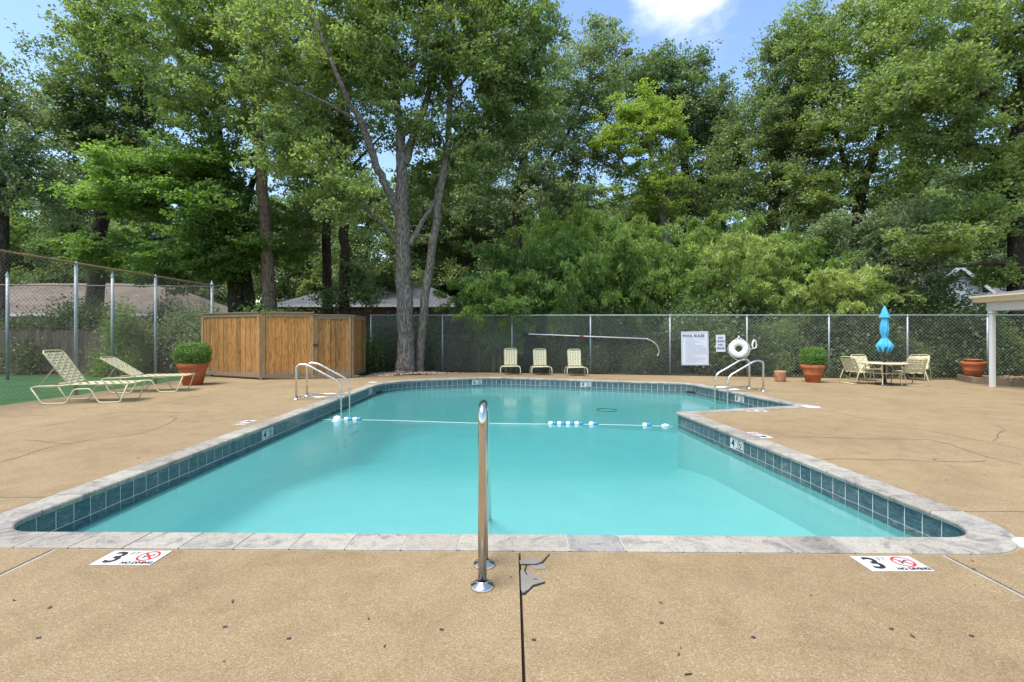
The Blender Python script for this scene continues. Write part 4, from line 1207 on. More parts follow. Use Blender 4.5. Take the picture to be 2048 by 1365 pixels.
# ring buoy
c = on_fence(1477.5, 698, .12); t = thing('ring_buoy', 'white ring buoy hanging on the fence', 'ring buoy', c); t.rotation_euler = (R(90), 0, frz)
mb = MB(); mb.tube([(.205 * math.cos(a), .205 * math.sin(a), 0) for a in np.linspace(0, 2 * math.pi, 44, endpoint=False)], .098, 16, closed=True)
mb.v = [(x, y, zz * .62) for x, y, zz in mb.v]; mb.build('ring', simple('ring_white', c4(.78, .78, .76), .5, var=.05), t)
gr = [(.325 * math.cos(a) * (1 + .03 * math.cos(4 * a)), .325 * math.sin(a) * (1 + .07 * math.cos(4 * a)) - (.03 if math.sin(a) < -.4 else 0), .02) for a in np.linspace(0, 2 * math.pi, 48, endpoint=False)]
mb = MB(); mb.tube(gr, .008, 6, closed=True); mb.build('grab_line', ROPE, t)
mb = MB(); mb.tube(smooth([(-.07, .28, .03), (-.03, .34, .03), (-.01, .42, .01), (.03, .36, .03), (.10, .27, .03)], 5), .010, 6); mb.build('hanging_loop', ROPE, t)
for a in (45, 135, 225, 315):
    mb = MB(); aa = R(a); mb.tube([((.205 + .104 * math.cos(q)) * math.cos(aa), (.205 + .104 * math.cos(q)) * math.sin(aa), .068 * math.sin(q)) for q in np.linspace(0, 2 * math.pi, 14, endpoint=False)], .006, 5, closed=True); mb.build('band', ROPE, t)
c = on_fence(1508.5, 689, .07); t = thing('rope_coil', 'coiled white throw rope hanging next to the ring buoy', 'rope', c); t.rotation_euler = (R(90), 0, frz)
for k in range(7):
    rx = .058 + .008 * math.sin(k * 2.1); ry = .135 + .01 * math.cos(k * 1.7); dx = .012 * math.sin(k * 3.3)
    mb = MB(); mb.tube([(dx + rx * math.cos(a) * (1 + .25 * (-math.sin(a))), ry * math.sin(a), -.03 + k * .010) for a in np.linspace(0, 2 * math.pi, 26, endpoint=False)], .0085, 6, closed=True); mb.build('coil', ROPE, t)
mb = MB(); mb.tube(smooth([(-.03, -.12, .02), (-.10, -.16, .03), (-.17, -.14, .03), (-.24, -.16, .02)], 6), .0085, 6); mb.build('tail', ROPE, t)
# life hook
a = on_fence(1057, 668.5, .05); b = on_fence(1295, 678, .05); t = thing('rescue_hook', 'long white rescue pole with curved hook hanging on the fence', 'pole', (0, 0, 0))
mb = MB(); mb.tube([a, b], .017, 10); mb.build('pole', WHITE, t)
for dz in (0, .035):
    hk = [on_fence(px, py, .05) for px, py in ((1292, 677.8), (1301, 681), (1309, 686), (1315, 693), (1318, 701), (1317.5, 706), (1314 + (2 if dz else 0), 712))]
    hk = [p_ + Vector((-dz * .4 * (i / 6), -dz, -dz * .2)) for i, p_ in enumerate(hk)]
    mb = MB(); mb.tube(smooth(hk, 5), .009, 8); mb.build('hook', WHITE, t)
mb = MB(); q0 = a.lerp(b, .44); q1 = a.lerp(b, .475); mb.tube([q0, q1], .021, 10); mb.build('red_collar', REDINK, t)
for f_ in (.06, .62, .9):
    q = a.lerp(b, f_); mb = MB(); mb.tube(smooth([q + Vector((0, .05, .12)), q + Vector((0, .03, .02)), q + Vector((0, -.02, -.02)), q + Vector((0, -.025, .03))], 4), .005, 6); mb.build('hanger', GALV, t)

# ------------------------------------------------------------------ pavilion at the right edge
pv = thing('pavilion', 'white pavilion corner with square column and cream fascia', 'pavilion', (12.57, 12.3, 0))
mb = MB(); mb.box((0, 0, 1.0), (.092, .092, 2.0), bev=.006); mb.build('column', WHITE, pv)
mb = MB(); mb.box((0, 0, 2.0 - .04), (.125, .125, .06), bev=.006); mb.build('capital', WHITE, pv)
mb = MB(); mb.box((0, -3.9, 2.11), (.11, 8.0, .22), bev=.005); mb.build('beam', WHITE, pv)
mb = MB(); mb.box((4.0, .0, 2.11), (7.88, .11, .22), bev=.005); mb.build('beam', WHITE, pv)
CREAMF = simple('cream_fascia', c4(.62, .53, .36), .55, var=.05)
mb = MB(); mb.prism([(-.17, .24), (-.17, -8.2), (8.2, -8.2), (8.2, .24)], 2.222, 2.238); mb.build('soffit', CREAMF, pv)
def mould(p0, p1):
    d = (Vector(p1) - Vector(p0)).normalized(); o = Vector((-d.y, d.x, 0)); pr_ = [(0, 2.238), (.02, 2.238), (.035, 2.30), (.085, 2.36), (.085, 2.40), (0, 2.40)]
    mb = MB(); vs_ = []
    for q in (p0, p1):
        for u, z in pr_: vs_.append((q[0] + o.x * u, q[1] + o.y * u, z))
    m = len(pr_); mb.add(vs_, [(j, (j + 1) % m, m + (j + 1) % m, m + j) for j in range(m)] + [tuple(range(m - 1, -1, -1)), tuple(range(m, 2 * m))]); return mb
m1 = mould((-.17, -8.2, 0), (-.17, .325, 0)); m1.build('fascia', CREAMF, pv)
m2 = mould((-.172, .24, 0), (8.2, .24, 0)); m2.build('fascia', CREAMF, pv)
SHING = simple('grey_shingle', c4(.13, .13, .135), .9, var=.35, scale=14, bump=.3)
mb = MB(); mb.add([(-.24, .32, 2.405), (-.24, -8.2, 2.405), (4.0, -4.0, 3.15), (8.3, .32, 2.405), (8.3, -8.2, 2.405)], [(0, 2, 1), (0, 3, 2), (3, 4, 2), (1, 2, 4)]); mb.build('roof', SHING, pv)
for x, y in ((0, -4.0), (0, -7.8), (8.0, 0), (8, -7.8)):
    mb = MB(); mb.box((x, y, 1.0), (.145, .145, 2.0), bev=.006); mb.build('column', WHITE, pv)
# low kerb and planting bed behind the column
cb_pts = [(13.42, 14.1), (13.02, 13.25), (13.35, 12.52), (14.6, 12.15), (24, 11.2)]
kb = thing('bed_kerb', 'low concrete kerb round the planting bed behind the white column', 'kerb')
for a, b in zip(cb_pts[:-1], cb_pts[1:]):
    d = Vector(b) - Vector(a); mb = MB(); mb.box(((a[0] + b[0]) / 2, (a[1] + b[1]) / 2, .085), (d.length + .04, .11, .19), math.atan2(d.y, d.x), bev=.01); mb.build('kerb_stone', simple('kerb_concrete', c4(.19, .135, .09), .9, var=.25, scale=5, bump=.3) if 'kerb_concrete' not in bpy.data.materials else bpy.data.materials['kerb_concrete'], kb)
mb = MB(); mb.prism([(13.45, 14.1), (13.05, 13.25), (13.38, 12.56), (14.6, 12.2), (24, 11.25), (24, 12.3), (15, 13.9)], -.05, .155); tag(mb.build('planting_bed', GROUND), kind='structure')
t = planter('terracotta planter with a second pot nested in it on the raised bed', Vector((XatD(1946, 13.6), 13.6, .15)), .285, .17, .44, None)
mb = MB(); mb.lathe([(.17, .30), (.20, .50), (.208, .51), (.185, .515), (.15, .36), (.001, .35)], 32); mb.build('nested_pot', TERRA, t)

# ------------------------------------------------------------------ pebbles round the oak
def stones(name, pts, smin, smax, mat, label, cat):
    ico = bmesh.new(); bmesh.ops.create_icosphere(ico, subdivisions=1, radius=1); ico.verts.ensure_lookup_table()
    bv = np.array([v.co[:] for v in ico.verts]); bf_ = np.array([[v.index for v in f.verts] for f in ico.faces]); ico.free()
    V = []; Fl = []
    for i, p in enumerate(pts):
        s = rng.uniform(smin, smax); sc = np.array([s * rng.uniform(.8, 1.4), s * rng.uniform(.8, 1.2), s * rng.uniform(.45, .75)])
        a = rng.uniform(0, 6.28); c_, s_ = math.cos(a), math.sin(a)
        v = bv * (1 + rng.uniform(-.15, .15, (len(bv), 1))) * sc; v = np.stack([v[:, 0] * c_ - v[:, 1] * s_, v[:, 0] * s_ + v[:, 1] * c_, v[:, 2]], 1) + np.array(p) + np.array([0, 0, sc[2] * .35])
        V.append(v); Fl.append(bf_ + i * len(bv))
    o = link(name, np_mesh(name, np.concatenate(V), np.concatenate(Fl), 3), mat); tag(o, label, cat, kind='stuff'); return o
def mat_pebble():
    m = M_('pebble'); g = m.n('ShaderNodeNewGeometry')
    m.set(m.ramp(g.outputs['Random Per Island'], [(0, c4(.14, .085, .05)), (.35, c4(.36, .23, .13)), (.8, c4(.52, .37, .24)), (1, c4(.60, .52, .42))]), .85, 0, .2); return m.m
pts = []
while len(pts) < 1500:
    x = rnd.uniform(-5.0, -1.6); y = rnd.uniform(15.2, 17.3)
    if in_poly(x, y, [(-4.9, 15.35), (-2.3, 16.5), (-1.5, yf(-1.5) - .1), (-2.4, 17.2), (-5.0, 17.3)]) and not (abs(x + 3.65) < .2 and y > 16.6): pts.append((x, y, -.05 + .09 * math.exp(-((x + 3.5) ** 2 + (y - 16.4) ** 2) / 1.2)))
stones('pebbles', pts, .022, .05, mat_pebble(), 'brown pebbles heaped round the foot of the oak', 'pebbles')
pts = [(rnd.uniform(13.2, 17), rnd.uniform(12.4, 13.9), .15) for _ in range(500)]
stones('bed_pebbles', pts, .012, .03, bpy.data.materials['pebble'], 'small pebbles and leaf scraps on the raised bed', 'pebbles')

# ------------------------------------------------------------------ houses behind
def shingles(name, a, b):
    m = M_(name); v = m.coord('Object'); br = m.n('ShaderNodeTexBrick'); m.l(m.coord('Object', (1, 1, 1)), br.inputs['Vector'])
    br.inputs['Scale'].default_value = 1.0; br.inputs['Brick Width'].default_value = .55; br.inputs['Row Height'].default_value = .22; br.inputs['Mortar Size'].default_value = .014
    br.inputs['Color1'].default_value = a; br.inputs['Color2'].default_value = b; br.inputs['Mortar'].default_value = tuple(c * .45 for c in a[:3]) + (1,)
    st = m.ramp(m.noise(v, .7, 6, .7), [(.35, c4(.7, .7, .7)), (.6, c4(1.05, 1.05, 1.05))])
    m.set(m.mix(1.0, br.outputs[0], st, 'MULTIPLY'), .92, 0, .1); m.bump(m.noise(v, 30, 4), .4, .01); return m.m
BRICK = simple('brick_wall', c4(.115, .066, .048), .9, var=.3, scale=18)
TAN = simple('tan_wall', c4(.34, .26, .18), .85, var=.12)
SIDING = simple('white_siding', c4(.62, .64, .66), .7, var=.05)
ROOFG = shingles('slate_grey_shingles', c4(.105, .108, .122), c4(.15, .15, .162))
ROOFP = shingles('tan_brown_shingles', c4(.165, .132, .108), c4(.21, .172, .142))
GLASS = simple('window_glass', c4(.03, .04, .05), .08, var=.2)
def hip_house(label, x0, x1, y0, y1, eave, ridge, wallm, roofm, wins, hip=1.0, ov=.45):
    t = thing('house', label, 'house', ((x0 + x1) / 2, y0, 0)); cx = (x0 + x1) / 2; hx = (x1 - x0) / 2; dy = y1 - y0
    mb = MB(); mb.box((0, dy / 2, eave / 2), (2 * hx, dy, eave)); mb.build('wall', wallm, t)
    yr = dy / 2; hr = hx - yr * hip
    V = [(-hx - ov, -ov, eave), (hx + ov, -ov, eave), (hx + ov, dy + ov, eave), (-hx - ov, dy + ov, eave), (-hr, yr, ridge), (hr, yr, ridge)]
    mb = MB(); mb.add(V, [(0, 1, 5, 4), (1, 2, 5), (2, 3, 4, 5), (3, 0, 4), (3, 2, 1, 0)]); rf = mb.build('roof', roofm, t)
    mb = MB(); mb.box((0, -ov - .03, eave - .03), (2 * hx + 2 * ov, .10, .15)); mb.build('gutter', WHITE, rf)
    for (x, z, w_, h_) in wins:
        mb = MB(); mb.box((x, -.02, z), (w_ + .14, .06, h_ + .14)); f = mb.build('window', WHITE, t)
        mb = MB(); mb.box((x, -.055, z), (w_, .02, h_)); mb.build('pane', GLASS, f)
    return t, rf
D = 30
t, rf = hip_house('brick house with slate grey hip roof beyond the wooden enclosure', XatD(555, D), XatD(925, D), D, D + 10, H + 56 / F * D, H + 122 / F * D, BRICK, ROOFG, [(2.2, 1.5, 1.2, 1.2), (-2.5, 1.5, 1.4, 1.2)], .75)
for x, y, z in ((-2.2, 2.2, 4.0), (1.6, 3.5, 4.5)):
    mb = MB(); mb.tube([(x, y, z - .3), (x, y, z + .45)], .05, 8); mb.build('vent_pipe', GALV, rf)
D = 27
hip_house('low tan house with tan-brown shingle roof beyond the turf court', -36, XatD(335, D), D, D + 9, H + 38 / F * D, H + 118 / F * D, TAN, ROOFP, [(1.5, 1.3, 1.6, 1.0), (5.2, 1.3, 1.2, 1.0)], .8)
D = 27; x0, x1 = XatD(1855, D), XatD(1965, D)
t = thing('house', 'white gabled house with grey roof half hidden beyond the blue umbrella', 'house', ((x0 + x1) / 2, D, 0)); hx = (x1 - x0) / 2
ev = H + 92 / F * D; ap = H + 134 / F * D
mb = MB(); mb.add([(-hx, 0, 0), (hx, 0, 0), (hx, 0, ev), (0, 0, ap), (-hx, 0, ev), (-hx, 9, 0), (hx, 9, 0), (hx, 9, ev), (0, 9, ap), (-hx, 9, ev)], [(0, 1, 2, 3, 4), (9, 8, 7, 6, 5), (1, 6, 7, 2), (5, 0, 4, 9)]); mb.build('wall', SIDING, t)
k_ = (ap - ev) / hx
mb = MB(); mb.add([(-hx - .4, -.35, ev - .4 * k_ + .05), (0, -.35, ap + .05), (hx + .4, -.35, ev - .4 * k_ + .05), (-hx - .4, 9.3, ev - .4 * k_ + .05), (0, 9.3, ap + .05), (hx + .4, 9.3, ev - .4 * k_ + .05)], [(0, 1, 4, 3), (1, 2, 5, 4)]); rf = mb.build('roof', ROOFG, t)
for s in (-1, 1):
    mb = MB(); mb.add([(s * (hx + .4), -.37, ev - .4 * k_ - .16), (0, -.37, ap - .16), (0, -.37, ap + .06), (s * (hx + .4), -.37, ev - .4 * k_ + .06), (s * (hx + .4), -.30, ev - .4 * k_ - .16), (0, -.30, ap - .16), (0, -.30, ap + .06), (s * (hx + .4), -.30, ev - .4 * k_ + .06)], [(0, 1, 2, 3), (7, 6, 5, 4), (0, 4, 5, 1), (3, 2, 6, 7)]); mb.build('bargeboard', WHITE, rf)
mb = MB(); mb.box((4.2, 3, 1.6), (6, 5, 3.2)); mb.build('side_wing_wall', SIDING, t)
mb = MB(); mb.add([(hx - .2, .2, 3.15), (7.6, .2, 3.15), (7.6, 5.8, 3.15), (hx - .2, 5.8, 3.15), (hx, 3, 4.3), (7.0, 3, 4.3)], [(0, 1, 5, 4), (1, 2, 5), (2, 3, 4, 5)]); mb.build('side_wing_roof', ROOFG, t)

# ------------------------------------------------------------------ trees
def vnoise(P_, s):
    x, y, z = P_[:, 0] * s, P_[:, 1] * s, P_[:, 2] * s
    return (np.sin(x * 1.7 + 1.3 * np.sin(y * 1.1 + z)) + np.sin(y * 1.9 + 1.1 * np.sin(z * 1.3 + x)) + np.sin(z * 2.1 + 1.2 * np.sin(x * .9 + y))) / 3
DENS = 1.3
def make_tree(name, label, limbs, blobs, bark, leaf, base, leafL=.17, leafW=.105, per=70, clump=.62, group=None, seed=1, up=.55, branch=True, flatz=.62, cat='tree', droop=0.0):
    """limbs: polylines of (x,y,z,r) in world space; blobs: (x,y,z,rx,ry,rz,n) crown volumes in world space"""
    g = np.random.default_rng(seed); base = np.array(base, float)
    t = thing(name, label, cat, tuple(base), 0, group)
    mb = MB(); nodes = []; nrad = []
    for li in limbs:
        pts = smooth([Vector(p[:3]) for p in li], 6); rs = []
        rr = [p[3] for p in li]
        for i in range(len(li) - 1):
            for k in range(6): rs.append(rr[i] + (rr[i + 1] - rr[i]) * k / 6)
        rs.append(rr[-1])
        wob = [p + Vector((g.normal() * .02, g.normal() * .02, 0)) * (1 if 0 < i < len(pts) - 1 else 0) for i, p in enumerate(pts)]
        mb.tube([p - Vector(base) for p in wob], rs, 12 if rs[0] > .12 else 8, cap=False)
        for p, r in zip(wob, rs): nodes.append(tuple(p)); nrad.append(r)
    # crown clumps
    T = []
    for (x, y, z, rx, ry, rz_, n_) in blobs:
        n_ = int(n_ * DENS); c_ = 0; got = []
        while len(got) < n_ and c_ < 40:
            c_ += 1
            d = g.normal(size=(n_ * 2, 3)); d /= np.linalg.norm(d, axis=1)[:, None]
            q = d * (g.random(n_ * 2) ** .42)[:, None] * np.array([rx, ry, rz_]) * (1 + .12 * g.normal(size=(n_ * 2, 1))) + np.array([x, y, z])
            keep = vnoise(q + seed * 3.1, .95) + .22 * g.normal(size=len(q)) > -.22
            got += list(q[keep & (q[:, 2] > 1.2)])
        T += got[:n_]
    T = np.array(T)
    N = np.array(nodes); NR = np.array(nrad); high = N[:, 2] > base[2] + 2.0 if (N[:, 2] > base[2] + 2.0).sum() > 3 else np.ones(len(N), bool)
    N = N[high]; NR = NR[high]
    order_ = np.argsort(np.min(np.linalg.norm(T[:, None, :] - N[None, ::2, :], axis=2), axis=1))
    bw = mb; LV = []
    NB = np.empty((len(N) + len(T) * 4, 3)); NBR = np.empty(len(NB)); cn = len(N); NB[:cn] = N; NBR[:cn] = NR
    for ti in order_:
        p = T[ti]; dv = p - NB[:cn]; dist = np.sqrt((dv ** 2).sum(1)) + np.maximum(0, -dv[:, 2]) * .9
        j = int(np.argmin(dist)); a = NB[j].copy(); ra = NBR[j]; L = np.linalg.norm(p - a)
        if branch and L > .12:
            r0 = min(ra * .62, .012 + .016 * L); nseg = 4 if L > .8 else 2
            bend = np.array([g.normal() * .08 * L, g.normal() * .08 * L, abs(g.normal()) * .07 * L])
            pts = [a + (p - a) * (k / nseg) + bend * math.sin(math.pi * k / nseg) for k in range(nseg + 1)]
            rs = [max(.006, r0 * (1 - .78 * k / nseg)) for k in range(nseg + 1)]
            bw.tube([Vector(q - base) for q in pts], rs, 5 if r0 > .03 else 4, cap=False)
            for k in range(1, nseg + 1): NB[cn] = pts[k]; NBR[cn] = rs[k]; cn += 1
            if cn > len(NB) - 6: NB = np.concatenate([NB, np.empty((500, 3))]); NBR = np.concatenate([NBR, np.empty(500)])
        m = int(per * 1.5 * g.uniform(.55, 1.45))
        s = clump * g.uniform(.7, 1.3)
        # a clump is several leafy twigs
        nt2 = 5; tw_ = g.normal(size=(nt2, 3)); tw_ /= np.linalg.norm(tw_, axis=1)[:, None]; tw_[:, 2] = tw_[:, 2] * .5 + .12 - droop * .5
        ti2 = g.integers(0, nt2, m); al = g.random(m) ** .75
        q = p + tw_[ti2] * (al * s)[:, None] + g.normal(size=(m, 3)) * np.array([.13, .13, .13 * flatz]) * s * 1.3
        LV.append(q)
    bw.build('trunk', bark, t)
    LV = np.concatenate(LV) - base
    v, l = leaf_cloud(LV, np.repeat(UPV, len(LV), 0), leafL * .82, leafW * .80, up, droop)
    link('crown', np_mesh('crown', v, l, 3), leaf, t)
    return t
def PT(px, py, D, r): p = P(px, py, D); return (p.x, p.y, p.z, r)
def BL(px, py, D, rx, ry, n_, depth=None):
    """crown volume given in photo pixels at depth D"""
    p = P(px, py, D); k = D / F; return (p.x, p.y, p.z, rx * k, depth if depth else max(rx, ry) * k * .85, ry * k, n_)
def GB_(px, D): return (XatD(px, D), D, -.06)

# the big oak by the fence
D = 16.4
make_tree('oak_tree', 'big grey-barked oak standing among pebbles just beside the wooden enclosure', [
    [(XatD(811, D), D, -.1, 0.380), PT(811, 735, D, 0.334), PT(811, 690, D, 0.293), PT(808, 560, D, 0.266), PT(804, 440, D, 0.236), PT(805, 340, D, 0.198), PT(800, 260, D + .2, 0.152), PT(785, 160, D + .4, 0.129), PT(768, 60, D + .6, 0.106), PT(755, -40, D + .8, 0.076), PT(750, -160, D + 1, 0.038)],
    [PT(803, 450, D, 0.167), PT(780, 390, D - .2, 0.144), PT(752, 330, D - .5, 0.129), PT(725, 250, D - .9, 0.106), PT(690, 190, D - 1.3, 0.084), PT(650, 90, D - 1.7, 0.061), PT(610, -20, D - 2, 0.038)],
    [PT(808, 330, D, 0.152), PT(830, 270, D + .4, 0.129), PT(858, 190, D + .8, 0.106), PT(880, 110, D + 1.2, 0.084), PT(905, 0, D + 1.5, 0.053), PT(925, -90, D + 1.6, 0.030)],
    [PT(800, 500, D, 0.091), PT(770, 455, D - .5, 0.076), PT(735, 420, D - 1.0, 0.065), PT(700, 375, D - 1.5, 0.046), PT(660, 345, D - 2.0, 0.023)],
    [PT(818, 490, D, 0.091), PT(842, 450, D + .2, 0.084), PT(870, 400, D + .4, 0.068), PT(888, 330, D + .7, 0.053), PT(930, 260, D + 1.2, 0.030)],
    [PT(790, 170, D + .4, 0.076), PT(840, 120, D - .4, 0.061), PT(930, 90, D - 1.0, 0.046), PT(1010, 60, D - 1.4, 0.023)],
    [PT(722, 245, D - .9, 0.061), PT(660, 210, D - 1.3, 0.046), PT(580, 170, D - 1.6, 0.030), PT(520, 150, D - 1.6, 0.015)],
], [BL(640, 120, D - .6, 170, 150, 105), BL(790, 20, D, 220, 150, 120), BL(930, 120, D + .6, 130, 150, 70), BL(600, 300, D - 1, 110, 90, 34), BL(850, 250, D + .5, 90, 90, 24),
    BL(690, 390, D - 1.5, 80, 60, 20), BL(930, 320, D + .8, 70, 80, 20), BL(850, 380, D + 1.6, 60, 60, 20), BL(720, -140, D, 260, 140, 70)],
    BARK_OAK, LEAF_OAK, GB_(811, D), seed=3, per=78)
# leaning companion
D = 16.75
make_tree('oak_tree', 'slim leaning oak rising close beside the trunk of the big grey-barked oak', [
    [(XatD(838, D), D, -.1, 0.200), PT(839, 730, D, 0.174), PT(848, 620, D, 0.155), PT(868, 480, D, 0.141), PT(885, 360, D, 0.126), PT(896, 270, D, 0.118), PT(901, 150, D + .2, 0.104), PT(905, 40, D + .4, 0.081), PT(915, -80, D + .5, 0.044)],
    [PT(890, 330, D, 0.059), PT(940, 290, D + .3, 0.048), PT(1000, 250, D + .6, 0.030), PT(1050, 200, D + .8, 0.015)],
    [PT(900, 190, D, 0.052), PT(960, 130, D + .2, 0.044), PT(1030, 80, D + .6, 0.030), PT(1080, 20, D + .8, 0.015)],
    [PT(890, 320, D, 0.044), PT(850, 280, D - .5, 0.030), PT(800, 250, D - 1, 0.015)]],
    [BL(1010, 80, D + .4, 120, 130, 80), BL(1055, 200, D + .8, 75, 120, 40), BL(960, -60, D + .4, 170, 110, 60), BL(970, 250, D + .6, 70, 70, 22)],
    BARK_OAK, LEAF_OAK, GB_(838, D), seed=5, per=80)
# straight trunk behind the enclosure
D = 19.5
make_tree('oak_tree', 'tall oak with straight reddish trunk rising behind the wooden enclosure', [
    [(XatD(543, D), D, -.1, .31), PT(541, 640, D, 0.278), PT(536, 540, D, 0.248), PT(527, 400, D, 0.217), PT(518, 280, D, 0.200), PT(510, 190, D, 0.191), PT(513, 90, D, 0.174), PT(520, -20, D + .2, 0.131), PT(520, -160, D + .3, 0.061)],
    [PT(512, 195, D, 0.104), PT(470, 175, D - .4, 0.087), PT(410, 170, D - .9, 0.061), PT(350, 190, D - 1.2, 0.026)],
    [PT(512, 180, D, 0.096), PT(460, 120, D - .3, 0.078), PT(390, 90, D - .8, 0.061), PT(330, 40, D - 1.0, 0.026)],
    [PT(515, 70, D, 0.087), PT(470, 20, D - .4, 0.070), PT(400, -20, D - .6, 0.035)],
    [PT(512, 150, D, 0.078), PT(560, 110, D - .4, 0.061), PT(620, 60, D - .8, 0.035)]],
    [BL(430, 90, D - .8, 210, 120, 125), BL(330, 30, D - .5, 170, 110, 75), BL(500, -60, D, 250, 110, 70), BL(450, 230, D - .8, 140, 70, 50), BL(580, 200, D - .4, 90, 110, 42), BL(250, 60, D, 110, 90, 36)],
    BARK_PINE, LEAF_OAK, GB_(543, D), seed=8, per=80)
# bright maple
D = 21.0
make_tree('maple_tree', 'bright green layered maple with dark double trunk left of the reddish trunk', [
    [(XatD(475, D), D, -.1, .40), PT(474, 600, D, .36), PT(468, 500, D, .32), PT(455, 400, D, .26), PT(440, 300, D, .20), PT(430, 210, D, .12)],
    [(XatD(498, D), D + .2, -.1, .30), PT(494, 580, D + .2, .27), PT(480, 470, D + .3, .22), PT(495, 400, D + .3, .16), PT(520, 330, D + .4, .08)],
    [PT(462, 470, D, .12), PT(410, 420, D - .8, .10), PT(340, 400, D - 1.6, .07), PT(270, 420, D - 2.2, .04)],
    [PT(465, 500, D, .10), PT(400, 470, D - 1, .08), PT(300, 480, D - 2, .05), PT(200, 500, D - 2.4, .02)]],
    [BL(330, 345, D - 1.8, 150, 42, 80), BL(250, 400, D - 2.2, 120, 38, 55), BL(390, 420, D - 2.4, 120, 42, 70), BL(430, 500, D - 1.6, 130, 45, 60), BL(370, 545, D - 1.4, 110, 40, 44), BL(470, 330, D - 1.0, 90, 60, 40), BL(220, 500, D - 1.0, 90, 40, 26), BL(560, 480, D + .3, 50, 60, 20)],
    BARK_DARK, LEAF_MAPLE, GB_(480, D), seed=13, per=85, clump=.7, flatz=.35, up=1.1, leafL=.18, leafW=.13)
# dark oak further left
D = 24.0
make_tree('oak_tree', 'dark dense oak behind the tan house side of the court with leaning trunk', [
    [(XatD(186, D), D, -.1, .42), PT(190, 600, D, .38), PT(196, 500, D, .34), PT(205, 410, D, .30), PT(208, 320, D, .24), PT(205, 220, D, .15), PT(210, 110, D, .08)],
    [PT(205, 420, D, .15), PT(240, 350, D, .12), PT(280, 280, D, .08), PT(320, 200, D, .04)],
    [PT(204, 420, D, .13), PT(150, 375, D - .5, .10), PT(90, 330, D - 1, .06), PT(40, 310, D - 1, .03)]],
    [BL(205, 190, D, 110, 120, 110), BL(150, 270, D - .6, 95, 95, 70), BL(290, 190, D, 110, 110, 80), BL(230, 320, D, 95, 60, 40), BL(215, 90, D, 70, 60, 30)],
    BARK_DARK, LEAF_DARK, GB_(186, D), seed=17, per=85, clump=.8, leafL=.19, leafW=.12)
# thin tree at the left edge
D = 19.5
make_tree('ash_tree', 'thin open-crowned tree at the outer side of the court fence', [
    [(XatD(6, D), D, -.1, .20), PT(6, 560, D, .18), PT(8, 400, D, .15), PT(2, 280, D, .11), PT(15, 170, D, .06)],
    [PT(8, 420, D, .08), PT(60, 350, D, .06), PT(120, 370, D, .04), PT(180, 390, D, .02)],
    [PT(8, 350, D, .08), PT(50, 290, D, .05), PT(90, 260, D, .03)]],
    [BL(10, 200, D, 75, 90, 40), BL(60, 300, D, 80, 80, 34), BL(30, 400, D, 100, 70, 30), BL(-60, 260, D, 90, 140, 50)],
    BARK_DARK, LEAF_GREY, GB_(6, D), seed=19, per=60, clump=.75)
# two dark trunks between the straight trunk and the big oak
for px, D, sd_, lab in ((655, 24.0, 23, 'slender dark oak whose trunk stands left of the leafy one before the grey roof'), (690, 22.5, 29, 'slender dark oak with leafy low shoots in front of the grey roof')):
    make_tree('oak_tree', lab, [
        [(XatD(px, D), D, -.1, .27), PT(px, 600, D, .24), PT(px - 2, 480, D, .215), PT(px - 5, 400, D, .20), PT(px - 12, 300, D, .16), PT(px - 5, 190, D, .11), PT(px, 60, D, .05)],
        [PT(px - 4, 420, D, .08), PT(px - 50, 380, D, .06), PT(px - 100, 370, D, .03)], [PT(px - 8, 360, D, .08), PT(px + 45, 300, D, .06), PT(px + 90, 260, D, .03)]],
        [BL(px - 40, 300, D, 105, 100, 60), BL(px + 20, 160, D, 110, 120, 60), BL(px - 60, 430, D, 60, 50, 18)] + ([BL(px, 585, D - .3, 55, 28, 16), BL(px + 25, 560, D, 40, 40, 10)] if sd_ == 29 else [BL(px - 60, 480, D, 45, 40, 12)]),
        BARK_DARK, LEAF_DARK, GB_(px, D), seed=sd_, per=75, clump=.75, leafL=.18, leafW=.115)
# trees over the bamboo
D = 27.0
make_tree('oak_tree', 'tall grey-green oak behind the bamboo beside the leaning oak', [
    [(XatD(1030, D), D, -.1, .40), PT(1032, 560, D, .36), PT(1036, 440, D, .32), PT(1044, 340, D, .26), PT(1060, 240, D, .18), PT(1080, 130, D, .10), PT(1100, 60, D, .05)],
    [PT(1040, 400, D, .14), PT(1090, 330, D, .11), PT(1140, 260, D, .09), PT(1180, 160, D, .06), PT(1195, 80, D, .03)],
    [PT(1042, 350, D, .13), PT(990, 290, D, .09), PT(950, 230, D, .05)]],
    [BL(1080, 230, D, 110, 130, 100), BL(1185, 170, D, 75, 120, 75), BL(970, 330, D, 95, 90, 50), BL(1060, 380, D - .5, 110, 60, 50), BL(1150, 330, D, 90, 80, 45), BL(1195, 75, D, 34, 34, 10)],
    BARK_DARK, LEAF_GREY, GB_(1030, D), seed=31, per=85, clump=.8, leafL=.20, leafW=.12)
D = 25.0
make_tree('locust_tree', 'lime green tree with bright yellowish top above the bamboo', [
    [(XatD(1335, D), D, -.1, .22), PT(1334, 560, D, .2), PT(1330, 460, D, .18), PT(1315, 380, D, .15), PT(1300, 300, D, .11), PT(1290, 220, D, .06)],
    [PT(1330, 430, D, .10), PT(1345, 350, D, .08), PT(1360, 280, D, .04)], [PT(1315, 390, D, .08), PT(1260, 340, D, .06), PT(1220, 290, D, .03)]],
    [BL(1290, 225, D, 80, 42, 50), BL(1330, 245, D, 50, 40, 24), BL(1225, 270, D, 45, 30, 22), BL(1290, 300, D, 100, 45, 44), BL(1285, 370, D + .3, 95, 45, 34), BL(1330, 420, D, 70, 40, 18)],
    BARK_OAK, LEAF_LIME, GB_(1335, D), seed=37, per=80, clump=.65, flatz=.4, up=1.0)
D = 31.0
